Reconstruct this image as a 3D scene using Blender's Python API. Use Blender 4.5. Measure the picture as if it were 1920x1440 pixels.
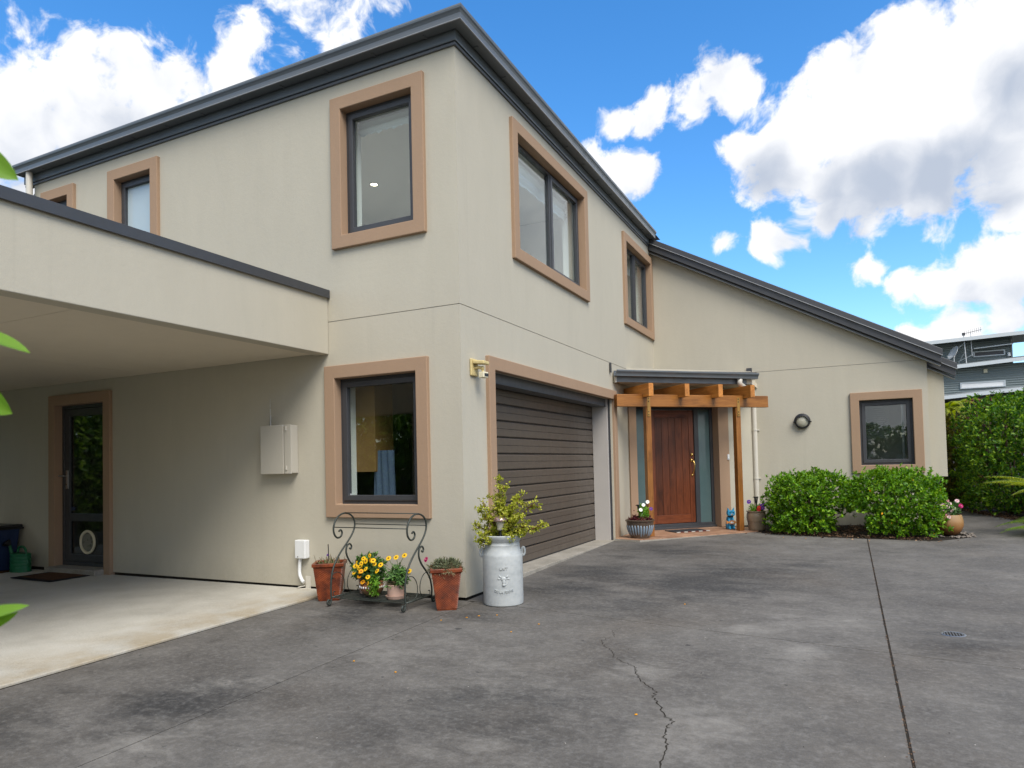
import bpy, bmesh, math, random
import numpy as np
from mathutils import Vector, Matrix
R = math.radians
rng = np.random.default_rng(7)
random.seed(7)
for o in list(bpy.data.objects): bpy.data.objects.remove(o, do_unlink=True)
scene = bpy.context.scene
COL = scene.collection

# ------------------------------------------------------------------ camera
CAM = Vector((3.1887, -5.5047, 1.2))
YAW, PITCH, ROLL = -0.4536, 0.0322, -0.0235
fw = Vector((math.sin(YAW)*math.cos(PITCH), math.cos(YAW)*math.cos(PITCH), math.sin(PITCH)))
rt = Vector((math.cos(YAW), -math.sin(YAW), 0)); up = rt.cross(fw)
r2 = rt*math.cos(ROLL) + up*math.sin(ROLL); u2 = up*math.cos(ROLL) - rt*math.sin(ROLL)
cd = bpy.data.cameras.new('camera'); cam = bpy.data.objects.new('camera', cd); COL.objects.link(cam)
cam.matrix_world = Matrix(((r2.x, u2.x, -fw.x, CAM.x), (r2.y, u2.y, -fw.y, CAM.y), (r2.z, u2.z, -fw.z, CAM.z), (0, 0, 0, 1)))
cd.sensor_width = 36; cd.lens = 36*1292.54/1920; cd.shift_y = 109.6/1920
cd.clip_start = 0.05; cd.clip_end = 3000
cd.dof.use_dof = True; cd.dof.focus_distance = 8.0; cd.dof.aperture_fstop = 5.6
scene.camera = cam

# ------------------------------------------------------------------ light
SUN_DIR = Vector((0.50, -0.46, 0.80)).normalized()          # towards the sun
SUN_EL = math.asin(SUN_DIR.z); SUN_AZ = math.atan2(SUN_DIR.x, SUN_DIR.y)
sd = bpy.data.lights.new('sun', 'SUN'); sun = bpy.data.objects.new('sun', sd); COL.objects.link(sun)
sd.energy = 2.4; sd.angle = R(34); sd.color = (1.0, 0.95, 0.87)
sun.rotation_euler = SUN_DIR.to_track_quat('Z', 'Y').to_euler(); sun.location = (20, -20, 30)
scene.view_settings.view_transform = 'Standard'; scene.view_settings.look = 'None'
scene.view_settings.gamma = 1; scene.view_settings.use_curve_mapping = False
scene.view_settings.exposure = 0.78
scene.render.engine = 'CYCLES'
scene.cycles.use_denoising = True; scene.cycles.max_bounces = 10; scene.cycles.transparent_max_bounces = 24
scene.cycles.diffuse_bounces = 5; scene.cycles.sample_clamp_indirect = 8

# ---- sky: Nishita with cumulus clouds laid out by direction
world = bpy.data.worlds.new('World'); scene.world = world; world.use_nodes = True
SKY_STRENGTH = 0.15
world.cycles.sampling_method = 'MANUAL'; world.cycles.sample_map_resolution = 512
def nd(nt, t, **kw):
    n = nt.nodes.new(t)
    for k, v in kw.items():
        if k == 'ins':
            for a, b in v.items():
                if hasattr(b, 'is_linked'): nt.links.new(b, n.inputs[a])
                else: n.inputs[a].default_value = b
        else: setattr(n, k, v)
    return n
def mth(nt, op, a, b=0.0, clamp=False):
    return nd(nt, 'ShaderNodeMath', operation=op, use_clamp=clamp, ins={0: a, 1: b}).outputs[0]
def pixdir(px, py):
    return (fw + r2*((px-960)/1292.54) - u2*((py-829.6)/1292.54)).normalized()
# cloud puffs: sight line in the place (measured off the photo), angular size, strength
PUFFS = [(1485,272,86,1),(1400,275,46,1),(1600,190,92,1),(1690,118,92,1),(1755,235,138,1.12),(1870,70,92,1),(1915,230,120,1.05),
 (1620,305,110,1),(1460,310,70,.8),(1545,400,42,.8),(1610,395,60,.7),(1750,350,85,.8),(1885,360,60,.7),
 (1362,140,54,.95),(1300,180,42,.9),(1215,205,46,.9),(1160,225,36,.8),(1170,320,62,1),(1110,300,45,.9),(1450,450,42,.8),(1375,460,26,.55),
 (1835,515,56,1),(1765,530,42,.85),(1700,540,32,.7),(1905,505,44,.85),(1630,505,34,.6),(1790,620,50,.85),(1890,600,44,.8),(1730,630,34,.6),
 (60,195,120,.62),(-20,245,150,.8),(150,130,70,.55),(245,118,52,.75),(330,155,70,.55),(430,135,46,.85),(160,240,125,.75),(290,195,85,.6),
 (490,70,58,.45),(35,40,50,.45),(110,70,40,.4),(560,15,50,.38),(40,110,60,.5),(720,-10,60,.35),(600,80,60,.22),
 (2120,300,150,1),(2300,180,260,1),(2200,520,150,1),(2450,380,260,1),(2600,120,200,.9),(2150,40,140,.9)]
UNDER = [(1450,328,50,.7),(1555,352,50,.65),(1640,340,65,.8),(1730,322,65,.85),(1800,295,55,.6),(1895,170,50,.5),(1600,425,40,.4),(1750,400,70,.5),(1880,395,50,.4),
 (1330,195,40,.3),(1230,232,40,.35),(60,275,90,.35),(180,285,80,.4),(1820,565,40,.35),(1900,545,40,.35)]
CLOUD = 4.4
grp = bpy.data.node_groups.new('cloud_density', 'ShaderNodeTree')
grp.interface.new_socket('Vector', in_out='INPUT', socket_type='NodeSocketVector')
grp.interface.new_socket('Density', in_out='OUTPUT', socket_type='NodeSocketFloat')
grp.interface.new_socket('Warped', in_out='OUTPUT', socket_type='NodeSocketVector')
grp.interface.new_socket('Fine', in_out='OUTPUT', socket_type='NodeSocketFloat')
gi = grp.nodes.new('NodeGroupInput'); go = grp.nodes.new('NodeGroupOutput')
wn = nd(grp, 'ShaderNodeTexNoise', ins={'Vector': gi.outputs[0], 'Scale': 10.0, 'Detail': 2.0, 'Roughness': .6})
wv = nd(grp, 'ShaderNodeVectorMath', operation='SUBTRACT', ins={0: wn.outputs['Color'], 1: (.5, .5, .5)})
ws = nd(grp, 'ShaderNodeVectorMath', operation='SCALE', ins={0: wv.outputs[0], 'Scale': .06})
wd = nd(grp, 'ShaderNodeVectorMath', operation='ADD', ins={0: gi.outputs[0], 1: ws.outputs[0]}).outputs[0]
acc = None
for px, py, rad, w in PUFFS:
    c = pixdir(px, py)
    di = nd(grp, 'ShaderNodeVectorMath', operation='DISTANCE', ins={0: wd, 1: tuple(c)}).outputs['Value']
    v = nd(grp, 'ShaderNodeMath', operation='MULTIPLY_ADD', ins={0: di, 1: -w/(rad*1.02/1292.), 2: w}).outputs[0]
    acc = v if acc is None else nd(grp, 'ShaderNodeMath', operation='SMOOTH_MAX', ins={0: acc, 1: v, 2: .14}).outputs[0]
# the rest of the sky carries the same broken cumulus
gn = nd(grp, 'ShaderNodeTexNoise', ins={'Vector': wd, 'Scale': 3.1, 'Detail': 2.0, 'Roughness': .5}).outputs[0]
gd = nd(grp, 'ShaderNodeMapRange', ins={0: gn, 1: .36, 2: .60, 3: -.55, 4: .95}).outputs[0]
ax = nd(grp, 'ShaderNodeVectorMath', operation='DOT_PRODUCT', ins={0: gi.outputs[0], 1: tuple(pixdir(960, 500))}).outputs['Value']
of = nd(grp, 'ShaderNodeMapRange', ins={0: ax, 1: .78, 2: .62, 3: -1.2, 4: 0.0}).outputs[0]
gd = mth(grp, 'ADD', gd, of)
acc = mth(grp, 'MAXIMUM', acc, gd)
fn = nd(grp, 'ShaderNodeTexNoise', ins={'Vector': wd, 'Scale': 19.0, 'Detail': 5.0, 'Roughness': .62}).outputs[0]
fn = nd(grp, 'ShaderNodeMath', operation='MULTIPLY_ADD', ins={0: fn, 1: 1.7, 2: -.85}).outputs[0]
acc = mth(grp, 'MAXIMUM', acc, -1.0)
grp.links.new(mth(grp, 'ADD', acc, fn), go.inputs[0]); grp.links.new(wd, go.inputs[1]); grp.links.new(fn, go.inputs[2])

nt = world.node_tree; nt.nodes.clear()
tc = nd(nt, 'ShaderNodeTexCoord').outputs['Generated']
nrm = nd(nt, 'ShaderNodeVectorMath', operation='NORMALIZE', ins={0: tc}).outputs[0]
sky = nd(nt, 'ShaderNodeTexSky', sky_type='NISHITA', sun_disc=False, sun_elevation=SUN_EL, sun_rotation=SUN_AZ,
         altitude=0, air_density=1.0, dust_density=0.6, ozone_density=2.5).outputs[0]
sky = nd(nt, 'ShaderNodeHueSaturation', ins={'Hue': .501, 'Saturation': 1.33, 'Value': 1.04, 'Color': sky}).outputs[0]
gnode = nd(nt, 'ShaderNodeGroup', node_tree=grp, ins={0: nrm}); d0 = gnode.outputs[0]; wdir = gnode.outputs[1]; fine = gnode.outputs[2]
mask = nd(nt, 'ShaderNodeMapRange', interpolation_type='SMOOTHSTEP', ins={0: d0, 1: .0, 2: .36}).outputs[0]
# grey undersides
und = None
for px, py, rad, w in UNDER:
    di = nd(nt, 'ShaderNodeVectorMath', operation='DISTANCE', ins={0: wdir, 1: tuple(pixdir(px, py))}).outputs['Value']
    v = nd(nt, 'ShaderNodeMath', operation='MULTIPLY_ADD', ins={0: di, 1: -w/(rad*1.3/1292.), 2: w}).outputs[0]
    und = v if und is None else nd(nt, 'ShaderNodeMath', operation='SMOOTH_MAX', ins={0: und, 1: v, 2: .2}).outputs[0]
lo = nd(nt, 'ShaderNodeTexNoise', ins={'Vector': nd(nt, 'ShaderNodeVectorMath', operation='ADD', ins={0: wdir, 1: (.01, -.01, .03)}).outputs[0], 'Scale': 8.0, 'Detail': 3.0, 'Roughness': .55}).outputs[0]
puffy = nd(nt, 'ShaderNodeMapRange', ins={0: mth(nt, 'SUBTRACT', lo, mth(nt, 'MULTIPLY', fine, .19)), 1: .36, 2: .66, 3: 0., 4: .50}).outputs[0]
shade = mth(nt, 'ADD', mth(nt, 'MAXIMUM', und, 0.0), puffy)
shade = nd(nt, 'ShaderNodeMapRange', interpolation_type='SMOOTHSTEP', ins={0: shade, 1: .08, 2: .95}).outputs[0]
ccol = nd(nt, 'ShaderNodeMix', data_type='RGBA', ins={0: shade, 6: (CLOUD, CLOUD, CLOUD*1.01, 1), 7: (CLOUD*.47, CLOUD*.53, CLOUD*.64, 1)}).outputs[2]
fin = nd(nt, 'ShaderNodeMix', data_type='RGBA', ins={0: mask, 6: sky, 7: ccol}).outputs[2]
bg = nd(nt, 'ShaderNodeBackground', ins={'Color': fin, 'Strength': SKY_STRENGTH})
wo = nd(nt, 'ShaderNodeOutputWorld'); nt.links.new(bg.outputs[0], wo.inputs[0])

# ------------------------------------------------------------------ materials
def base_mat(name, rough=.6, spec=.4, metal=0.0):
    m = bpy.data.materials.new(name); m.use_nodes = True
    b = m.node_tree.nodes['Principled BSDF']
    b.inputs['Roughness'].default_value = rough; b.inputs['Specular IOR Level'].default_value = spec
    b.inputs['Metallic'].default_value = metal
    return m, m.node_tree, b
def ramp(nt, fac, stops):
    r = nt.nodes.new('ShaderNodeValToRGB'); nt.links.new(fac, r.inputs[0])
    el = r.color_ramp.elements
    while len(el) < len(stops): el.new(.5)
    for e, (p, c) in zip(el, stops): e.position = p; e.color = (*c[:3], 1) if len(c) >= 3 else (c[0],)*3+(1,)
    return r.outputs[0]
def mixc(nt, f, a, b, blend='MIX'):
    n = nd(nt, 'ShaderNodeMix', data_type='RGBA', blend_type=blend, ins={0: f})
    for i, v in ((6, a), (7, b)):
        if hasattr(v, 'is_linked'): nt.links.new(v, n.inputs[i])
        else: n.inputs[i].default_value = (*v, 1)
    return n.outputs[2]
def objco(nt, sc=(1, 1, 1), rnd=False):
    v = nd(nt, 'ShaderNodeTexCoord').outputs['Object']
    if rnd:
        oi = nd(nt, 'ShaderNodeObjectInfo').outputs['Random']
        off = nd(nt, 'ShaderNodeCombineXYZ', ins={0: mth(nt, 'MULTIPLY', oi, 37.0), 1: mth(nt, 'MULTIPLY', oi, 91.0), 2: mth(nt, 'MULTIPLY', oi, 13.0)}).outputs[0]
        v = nd(nt, 'ShaderNodeVectorMath', operation='ADD', ins={0: v, 1: off}).outputs[0]
    return nd(nt, 'ShaderNodeMapping', ins={'Vector': v, 'Scale': sc}).outputs[0]
def noise(nt, vec, scale, detail=4, rough=.55, dist=0.0):
    return nd(nt, 'ShaderNodeTexNoise', ins={'Vector': vec, 'Scale': scale, 'Detail': detail, 'Roughness': rough, 'Distortion': dist}).outputs[0]
def bump(nt, b, h, strength, dist):
    n = nd(nt, 'ShaderNodeBump', ins={'Strength': strength, 'Distance': dist, 'Height': h})
    nt.links.new(n.outputs[0], b.inputs['Normal'])
def rng_map(nt, v, a, b, c=0.0, d=1.0):
    return nd(nt, 'ShaderNodeMapRange', ins={0: v, 1: a, 2: b, 3: c, 4: d}).outputs[0]

def plain(name, col, rough=.5, spec=.4, metal=0., var=.12, vs=6., bmp=0., bs=120.):
    m, nt, b = base_mat(name, rough, spec, metal); co = objco(nt)
    n = noise(nt, co, vs, 5)
    c = mixc(nt, n, tuple(x*(1-var) for x in col), tuple(min(1, x*(1+var)) for x in col))
    nt.links.new(c, b.inputs['Base Color'])
    rr = rng_map(nt, noise(nt, co, vs*3, 3), .3, .7, max(0, rough-.08), min(1, rough+.1)); nt.links.new(rr, b.inputs['Roughness'])
    if bmp: bump(nt, b, noise(nt, co, bs, 4, .6), bmp, .004)
    return m
def stucco(name, col, streak=.055):
    m, nt, b = base_mat(name, .9, .2); co = objco(nt)
    big = noise(nt, co, .9, 5, .6)
    st = noise(nt, objco(nt, (2.0, 2.0, .55)), 1.7, 7, .68, .8)
    grain = noise(nt, co, 160, 3, .7); mid = noise(nt, co, 26, 4, .6)
    f = mth(nt, 'ADD', mth(nt, 'MULTIPLY', rng_map(nt, big, .3, .7), .5), mth(nt, 'MULTIPLY', rng_map(nt, st, .35, .65), .5))
    c = mixc(nt, f, tuple(x*(1-streak) for x in col), tuple(x*(1+streak*.5) for x in col))
    c = mixc(nt, rng_map(nt, grain, .35, .65, 0, .16), c, tuple(x*.62 for x in col))
    zc = nd(nt, 'ShaderNodeSeparateXYZ', ins={0: co}).outputs[2]
    dirt = mth(nt, 'MULTIPLY', rng_map(nt, mth(nt, 'ADD', zc, mth(nt, 'MULTIPLY', noise(nt, objco(nt, (1, 1, .4)), 5, 5, .7), .5)), .18, .50, .22, 0), rng_map(nt, mid, .3, .6, .5, 1))
    c = mixc(nt, dirt, c, (.16, .14, .10))
    run = noise(nt, objco(nt, (9, 9, .22)), 1.0, 4, .6)
    c = mixc(nt, mth(nt, 'MULTIPLY', rng_map(nt, run, .60, .74, 0, .11), rng_map(nt, big, .4, .6)), c, tuple(x*.45 for x in col))
    nt.links.new(c, b.inputs['Base Color'])
    h = mth(nt, 'ADD', mth(nt, 'MULTIPLY', grain, .6), mth(nt, 'MULTIPLY', mid, .9))
    bump(nt, b, h, .36, .005)
    return m
def timber(name, dark, light, rough=.42, knots=True, scale=1.0):
    m, nt, b = base_mat(name, rough, .45); co = objco(nt, (1, 1, 1), True)
    g = nd(nt, 'ShaderNodeMapping', ins={'Vector': co, 'Scale': (.9*scale, 14*scale, 14*scale)}).outputs[0]
    n1 = noise(nt, g, 2.2, 7, .62, 1.1); n2 = noise(nt, g, 9, 4, .6)
    f = mth(nt, 'ADD', mth(nt, 'MULTIPLY', n1, .75), mth(nt, 'MULTIPLY', n2, .25))
    c = ramp(nt, f, [(.30, dark), (.48, tuple((a+b_)/2 for a, b_ in zip(dark, light))), (.66, light)])
    big = noise(nt, nd(nt, 'ShaderNodeMapping', ins={'Vector': co, 'Scale': (3, 7, 7)}).outputs[0], 1.0, 3)
    c = mixc(nt, rng_map(nt, big, .52, .72, 0, .55), c, tuple(x*.45 for x in dark))
    oi = nd(nt, 'ShaderNodeObjectInfo').outputs['Random']
    hs = nd(nt, 'ShaderNodeHueSaturation', ins={'Color': c, 'Value': rng_map(nt, oi, 0, 1, .62, 1.38)}).outputs[0]
    nt.links.new(hs, b.inputs['Base Color'])
    bump(nt, b, f, .25, .003)
    return m
def leafmat(name, c0, c1, c2, rough=.38, trans=.35):
    m = bpy.data.materials.new(name); m.use_nodes = True; nt = m.node_tree
    b = nt.nodes['Principled BSDF']; out = nt.nodes['Material Output']
    ri = nd(nt, 'ShaderNodeNewGeometry').outputs['Random Per Island']
    c = ramp(nt, ri, [(0, c0), (.5, c1), (.93, c2), (1, tuple(min(1, x*1.25) for x in c2))])
    nt.links.new(c, b.inputs['Base Color']); b.inputs['Roughness'].default_value = rough
    b.inputs['Specular IOR Level'].default_value = .26
    tr = nd(nt, 'ShaderNodeBsdfTranslucent', ins={'Color': nd(nt, 'ShaderNodeHueSaturation', ins={'Color': c, 'Value': 1.5, 'Saturation': 1.1}).outputs[0]})
    mx = nd(nt, 'ShaderNodeMixShader', ins={0: trans, 1: b.outputs[0], 2: tr.outputs[0]})
    nt.links.new(mx.outputs[0], out.inputs[0])
    return m
def glassmat(name, tint=(.93, .97, .96), refl=1.0, rough=0.0):
    m = bpy.data.materials.new(name); m.use_nodes = True; nt = m.node_tree; nt.nodes.clear()
    out = nd(nt, 'ShaderNodeOutputMaterial')
    ge = nd(nt, 'ShaderNodeNewGeometry')
    cs = mth(nt, 'ABSOLUTE', nd(nt, 'ShaderNodeVectorMath', operation='DOT_PRODUCT', ins={0: ge.outputs['Incoming'], 1: ge.outputs['Normal']}).outputs['Value'])
    f = nd(nt, 'ShaderNodeMath', operation='MULTIPLY_ADD', use_clamp=True, ins={0: mth(nt, 'POWER', mth(nt, 'SUBTRACT', 1.0, cs), 5.0), 1: .93, 2: .055*refl}).outputs[0]
    t = nd(nt, 'ShaderNodeBsdfTransparent', ins={'Color': (*tint, 1)}); g = nd(nt, 'ShaderNodeBsdfGlossy', ins={'Roughness': rough, 'Color': (.95, .97, 1, 1)})
    mx = nd(nt, 'ShaderNodeMixShader', ins={0: f, 1: t.outputs[0], 2: g.outputs[0]})
    nt.links.new(mx.outputs[0], out.inputs[0])
    return m

M = {}
WALL = (.480, .446, .357)
M['wall'] = stucco('wall_stucco', WALL)
M['tan'] = stucco('tan_stucco', (.355, .240, .157), .05)
M['soffit'] = plain('soffit_paint', (.64, .57, .45), .8, .2, var=.04)
M['metal'] = plain('charcoal_aluminium', (.043, .045, .049), .42, .5, var=.1)
M['gutter'] = plain('grey_gutter_steel', (.125, .140, .152), .36, .5, .2, var=.03, vs=2)
M['flash'] = plain('grey_flashing', (.10, .105, .11), .45, .4, var=.1)
M['roof'] = plain('dark_roof_steel', (.050, .052, .056), .42, .5, var=.12)
M['roofedge'] = plain('roof_edge_trim', (.30, .31, .32), .35, .5, var=.08)
M['garage'] = plain('brown_garage_steel', (.088, .070, .054), .36, .5, var=.06, vs=3)
M['jamb'] = plain('pale_jamb_paint', (.40, .375, .345), .7, .3, var=.05)
M['pvc'] = plain('cream_pvc', (.56, .53, .455), .45, .4, var=.05)
M['white'] = plain('white_plastic', (.70, .71, .70), .4, .45, var=.04)
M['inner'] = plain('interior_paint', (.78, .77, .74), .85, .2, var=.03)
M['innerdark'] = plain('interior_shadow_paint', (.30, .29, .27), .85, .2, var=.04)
M['blind'] = plain('white_blind_fabric', (.74, .75, .74), .9, .1, var=.04)
M['glass'] = glassmat('window_glass')
M['glassdark'] = glassmat('dark_window_glass', (.55, .58, .58), 1.0)
M['cedar'] = timber('cedar_boards', (.058, .016, .006), (.165, .045, .016), .36)
M['pine'] = timber('oiled_pine', (.25, .085, .014), (.48, .20, .042), .38)
M['brass'] = plain('brass', (.72, .50, .16), .22, .5, 1.0, var=.1)
M['bolt'] = plain('galvanised_bracket', (.36, .20, .05), .45, .5, .4, var=.2)
M['black'] = plain('black_plastic', (.018, .018, .019), .42, .4, var=.15)
M['iron'] = plain('green_black_iron', (.040, .047, .040), .5, .45, .3, var=.3, vs=25)
M['steel'] = plain('brushed_steel', (.5, .5, .5), .3, .5, 1.0, var=.1)
M['copper'] = plain('tarnished_copper', (.45, .30, .26), .3, .5, .8, var=.3, vs=40)
M['soil'] = plain('dark_soil', (.035, .026, .018), .95, .1, var=.5, vs=60, bmp=.8, bs=60)
M['pinkpot'] = plain('pale_pink_clay', (.52, .35, .27), .75, .3, var=.08, vs=20, bmp=.15)
M['ivory'] = plain('yellowed_plastic', (.55, .44, .20), .5, .4, var=.18, vs=30)
M['cream'] = plain('cream_plastic', (.68, .62, .44), .45, .4, var=.08, vs=30)
M['blue'] = plain('blue_bin_plastic', (.010, .025, .075), .45, .4, var=.1)
M['green'] = plain('green_can_plastic', (.008, .12, .048), .38, .45, var=.15, vs=18)
M['catblue'] = plain('sky_blue_paint', (.045, .36, .62), .45, .4, var=.15, vs=30)
M['fish'] = plain('orange_fish_paint', (.62, .26, .06), .5, .4, var=.25, vs=60)
M['beadwhite'] = plain('white_paint', (.8, .8, .78), .5, .4, var=.04)
M['lamp'] = plain('frosted_lamp_glass', (.42, .40, .31), .25, .5, var=.08)
M['cloth'] = plain('blue_cloth', (.085, .115, .17), .9, .1, var=.2, vs=14)
M['cupboard'] = plain('oak_cupboard', (.21, .115, .036), .5, .4, var=.2, vs=7)
M['frost'] = plain('frosted_glass', (.42, .50, .52), .16, .5, var=.05)
M['sidelight'] = plain('obscure_sidelight_glass', (.085, .135, .135), .13, .5, var=.18, vs=3)
M['dish'] = plain('dish_grey', (.5, .52, .53), .4, .4, var=.05)
M['nwall'] = plain('grey_green_cladding', (.20, .235, .232), .6, .35, var=.08, vs=1.5)
M['ntrim'] = plain('pale_grey_fascia', (.52, .56, .57), .5, .4, var=.04)
M['nroof'] = plain('grey_roof_sheet', (.19, .21, .215), .5, .4, var=.06)
M['bark'] = plain('brown_bark', (.10, .070, .045), .9, .2, var=.3, vs=20, bmp=.6, bs=40)
M['stem'] = plain('green_stem', (.11, .17, .04), .6, .3, var=.2, vs=30)
M['redstem'] = plain('red_brown_stem', (.13, .045, .03), .6, .3, var=.2, vs=30)

def concrete(name, kind):
    m, nt, b = base_mat(name, .85, .3); co = objco(nt)
    n1 = noise(nt, co, .55, 6, .62, .6); n2 = noise(nt, co, 2.6, 7, .68, .3); n3 = noise(nt, co, 120, 3, .7); n4 = noise(nt, co, 32, 4, .7)
    if kind == 'drive':
        f = mth(nt, 'ADD', mth(nt, 'MULTIPLY', n1, .5), mth(nt, 'MULTIPLY', n2, .5))
        c = ramp(nt, f, [(.34, (.085, .078, .069)), (.45, (.130, .121, .109)), (.55, (.170, .159, .143)), (.66, (.225, .212, .191))])
        def stain(spots, lo, hi, sc, stretch):
            sm = noise(nt, objco(nt, stretch), sc, 7, .68, .7); acc_ = None; xy = nd(nt, 'ShaderNodeVectorMath', operation='MULTIPLY', ins={0: co, 1: (1, 1, 0)}).outputs[0]
            for x, y_, r_, w in spots:
                v = nd(nt, 'ShaderNodeMath', operation='MULTIPLY_ADD', ins={0: nd(nt, 'ShaderNodeVectorMath', operation='DISTANCE', ins={0: xy, 1: (x, y_, 0)}).outputs['Value'], 1: -w/r_, 2: w}).outputs[0]
                acc_ = v if acc_ is None else mth(nt, 'MAXIMUM', acc_, v)
            return rng_map(nt, mth(nt, 'ADD', mth(nt, 'MAXIMUM', acc_, -.12), sm), lo, hi)
        tyre = stain([(.75, 1.7, .8, .42), (1.8, 1.35, .9, .45), (.6, .85, .6, .35), (2.1, 2.1, .8, .35), (1.5, .2, .5, .25), (-.15, -2.85, .5, .4), (1.4, -2.45, .6, .2), (3.75, -.35, .35, .3), (1.0, 3.6, .9, .35), (2.8, 2.8, .4, .25), (-.6, -.75, .6, .3), (.35, -.5, .5, .3), (-.9, -3.6, .6, .25), (1.2, -4.2, 1.0, .2)], .50, .82, 2.0, (.75, 2.0, 1))
        c = mixc(nt, mth(nt, 'MULTIPLY', tyre, .80), c, (.040, .040, .040))
        pale = stain([(2.05, -1.5, .40, .35), (2.87, -.75, .35, .42), (2.5, -2.15, .5, .32), (.1, -3.35, .45, .36), (-.28, -2.6, .25, .3), (0, -2.42, .2, .36), (2.45, -.25, .2, .35), (1.7, -2.8, .5, .25), (.5, -1.6, .6, .2), (2.9, .2, .5, .22), (4.2, -.9, .6, .2), (1.3, -1.9, .7, .2)], .60, .95, 5.0, (.8, 1.3, 1))
        c = mixc(nt, mth(nt, 'MULTIPLY', pale, .60), c, (.34, .322, .288))
        brown = noise(nt, co, .8, 3, .5)
        c = mixc(nt, rng_map(nt, brown, .5, .75, 0, .4), c, (.150, .125, .098))
        mott = noise(nt, objco(nt, (1, 1.4, 1)), 14, 5, .75, .4)
        c = mixc(nt, rng_map(nt, mott, .30, .72, .1, .55), mixc(nt, 1.0, c, (.62, .62, .62), 'MULTIPLY'), mixc(nt, 1.0, c, (1.28, 1.27, 1.25), 'MULTIPLY'))
        spot = noise(nt, co, 9, 2, .5)
        c = mixc(nt, rng_map(nt, spot, .735, .76, 0, .7), c, (.035, .035, .034))
    elif kind == 'slab':
        f = mth(nt, 'ADD', mth(nt, 'MULTIPLY', n1, .6), mth(nt, 'MULTIPLY', n2, .4))
        c = ramp(nt, f, [(.32, (.38, .36, .31)), (.48, (.50, .48, .42)), (.66, (.58, .565, .51))])
        x = nd(nt, 'ShaderNodeSeparateXYZ', ins={0: co}).outputs[0]
        edge = mth(nt, 'MULTIPLY', rng_map(nt, x, -2.25, -1.5), rng_map(nt, noise(nt, co, 3.2, 5), .35, .6))
        c = mixc(nt, mth(nt, 'MULTIPLY', edge, .75), c, (.36, .285, .175))   # lichen-yellowed outer strip
    else:
        c = ramp(nt, n2, [(.35, (.25, .23, .19)), (.65, (.36, .33, .28))])
    c = mixc(nt, rng_map(nt, n3, .35, .68, 0, .55), c, mixc(nt, 1., c, (.55, .55, .54), 'MULTIPLY'))
    c = mixc(nt, rng_map(nt, n4, .48, .80, 0, .34), c, (.29, .28, .26) if kind == 'drive' else (.5, .47, .4))
    nt.links.new(c, b.inputs['Base Color'])
    h = mth(nt, 'ADD', mth(nt, 'MULTIPLY', n3, .7), mth(nt, 'MULTIPLY', n4, .6))
    bump(nt, b, h, .5, .004)
    nt.links.new(rng_map(nt, n2, .3, .7, .72, .95), b.inputs['Roughness'])
    return m
M['drive'] = concrete('driveway_concrete', 'drive'); M['slab'] = concrete('carport_concrete', 'slab'); M['sill'] = concrete('threshold_concrete', 'sill')
M['dirt'] = plain('joint_dirt', (.030, .026, .021), .95, .1, var=.5, vs=70)
def ground_mat():
    m, nt, b = base_mat('garden_ground', .95, .1); co = objco(nt)
    c = ramp(nt, noise(nt, co, 1.5, 8, .7), [(.35, (.03, .024, .017)), (.55, (.05, .045, .028)), (.7, (.05, .075, .025))])
    nt.links.new(c, b.inputs['Base Color']); bump(nt, b, noise(nt, co, 30, 5), .8, .03); return m
M['ground'] = ground_mat()
def tile_mat():
    m, nt, b = base_mat('terracotta_tile', .55, .4); co = objco(nt)
    c = ramp(nt, noise(nt, co, 3.5, 6, .6), [(.3, (.20, .105, .06)), (.5, (.34, .19, .115)), (.7, (.44, .28, .18))])
    oi = nd(nt, 'ShaderNodeObjectInfo').outputs['Random']
    c = nd(nt, 'ShaderNodeHueSaturation', ins={'Color': c, 'Value': rng_map(nt, oi, 0, 1, .85, 1.12)}).outputs[0]
    nt.links.new(c, b.inputs['Base Color']); bump(nt, b, noise(nt, co, 50, 3), .2, .003); return m
M['tile'] = tile_mat()
def rust_pot():
    m, nt, b = base_mat('woven_terracotta', .38, .45); co = objco(nt)
    n = noise(nt, co, 9, 6, .65)
    c = ramp(nt, n, [(.32, (.06, .014, .005)), (.5, (.165, .034, .009)), (.68, (.27, .062, .016))])
    nt.links.new(c, b.inputs['Base Color']); return m
M['rust'] = rust_pot()
def urn_mat():
    m, nt, b = base_mat('grey_glazed_urn', .42, .4); co = objco(nt)
    f = mth(nt, 'ADD', mth(nt, 'MULTIPLY', noise(nt, objco(nt, (1, 1, 3)), 6, 6, .6), .6), mth(nt, 'MULTIPLY', noise(nt, co, 30, 4), .4))
    c = ramp(nt, f, [(.30, (.33, .35, .345)), (.5, (.41, .43, .42)), (.70, (.47, .485, .47))])
    nt.links.new(c, b.inputs['Base Color']); bump(nt, b, noise(nt, co, 40, 4), .12, .004); return m
M['urn'] = urn_mat()
def glaze(name, low, mid, top, z0, z1, scale=14):
    m, nt, b = base_mat(name, .25, .5); co = objco(nt)
    z = nd(nt, 'ShaderNodeSeparateXYZ', ins={0: co}).outputs[2]
    f = mth(nt, 'ADD', rng_map(nt, z, z0, z1), mth(nt, 'MULTIPLY', mth(nt, 'SUBTRACT', noise(nt, co, scale, 5), .5), .45))
    nt.links.new(ramp(nt, f, [(.1, low), (.5, mid), (.9, top)]), b.inputs['Base Color']); return m
M['beigeglaze'] = plain('beige_glaze', (.26, .195, .125), .22, .5, var=.15, vs=10)
M['orangepot'] = glaze('mottled_orange_clay', (.11, .048, .018), (.27, .125, .04), (.33, .20, .09), .05, .33, 10)
M['brownbowl'] = glaze('brown_mossy_clay', (.09, .075, .03), (.15, .075, .035), (.26, .105, .045), .05, .15, 30)
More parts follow.
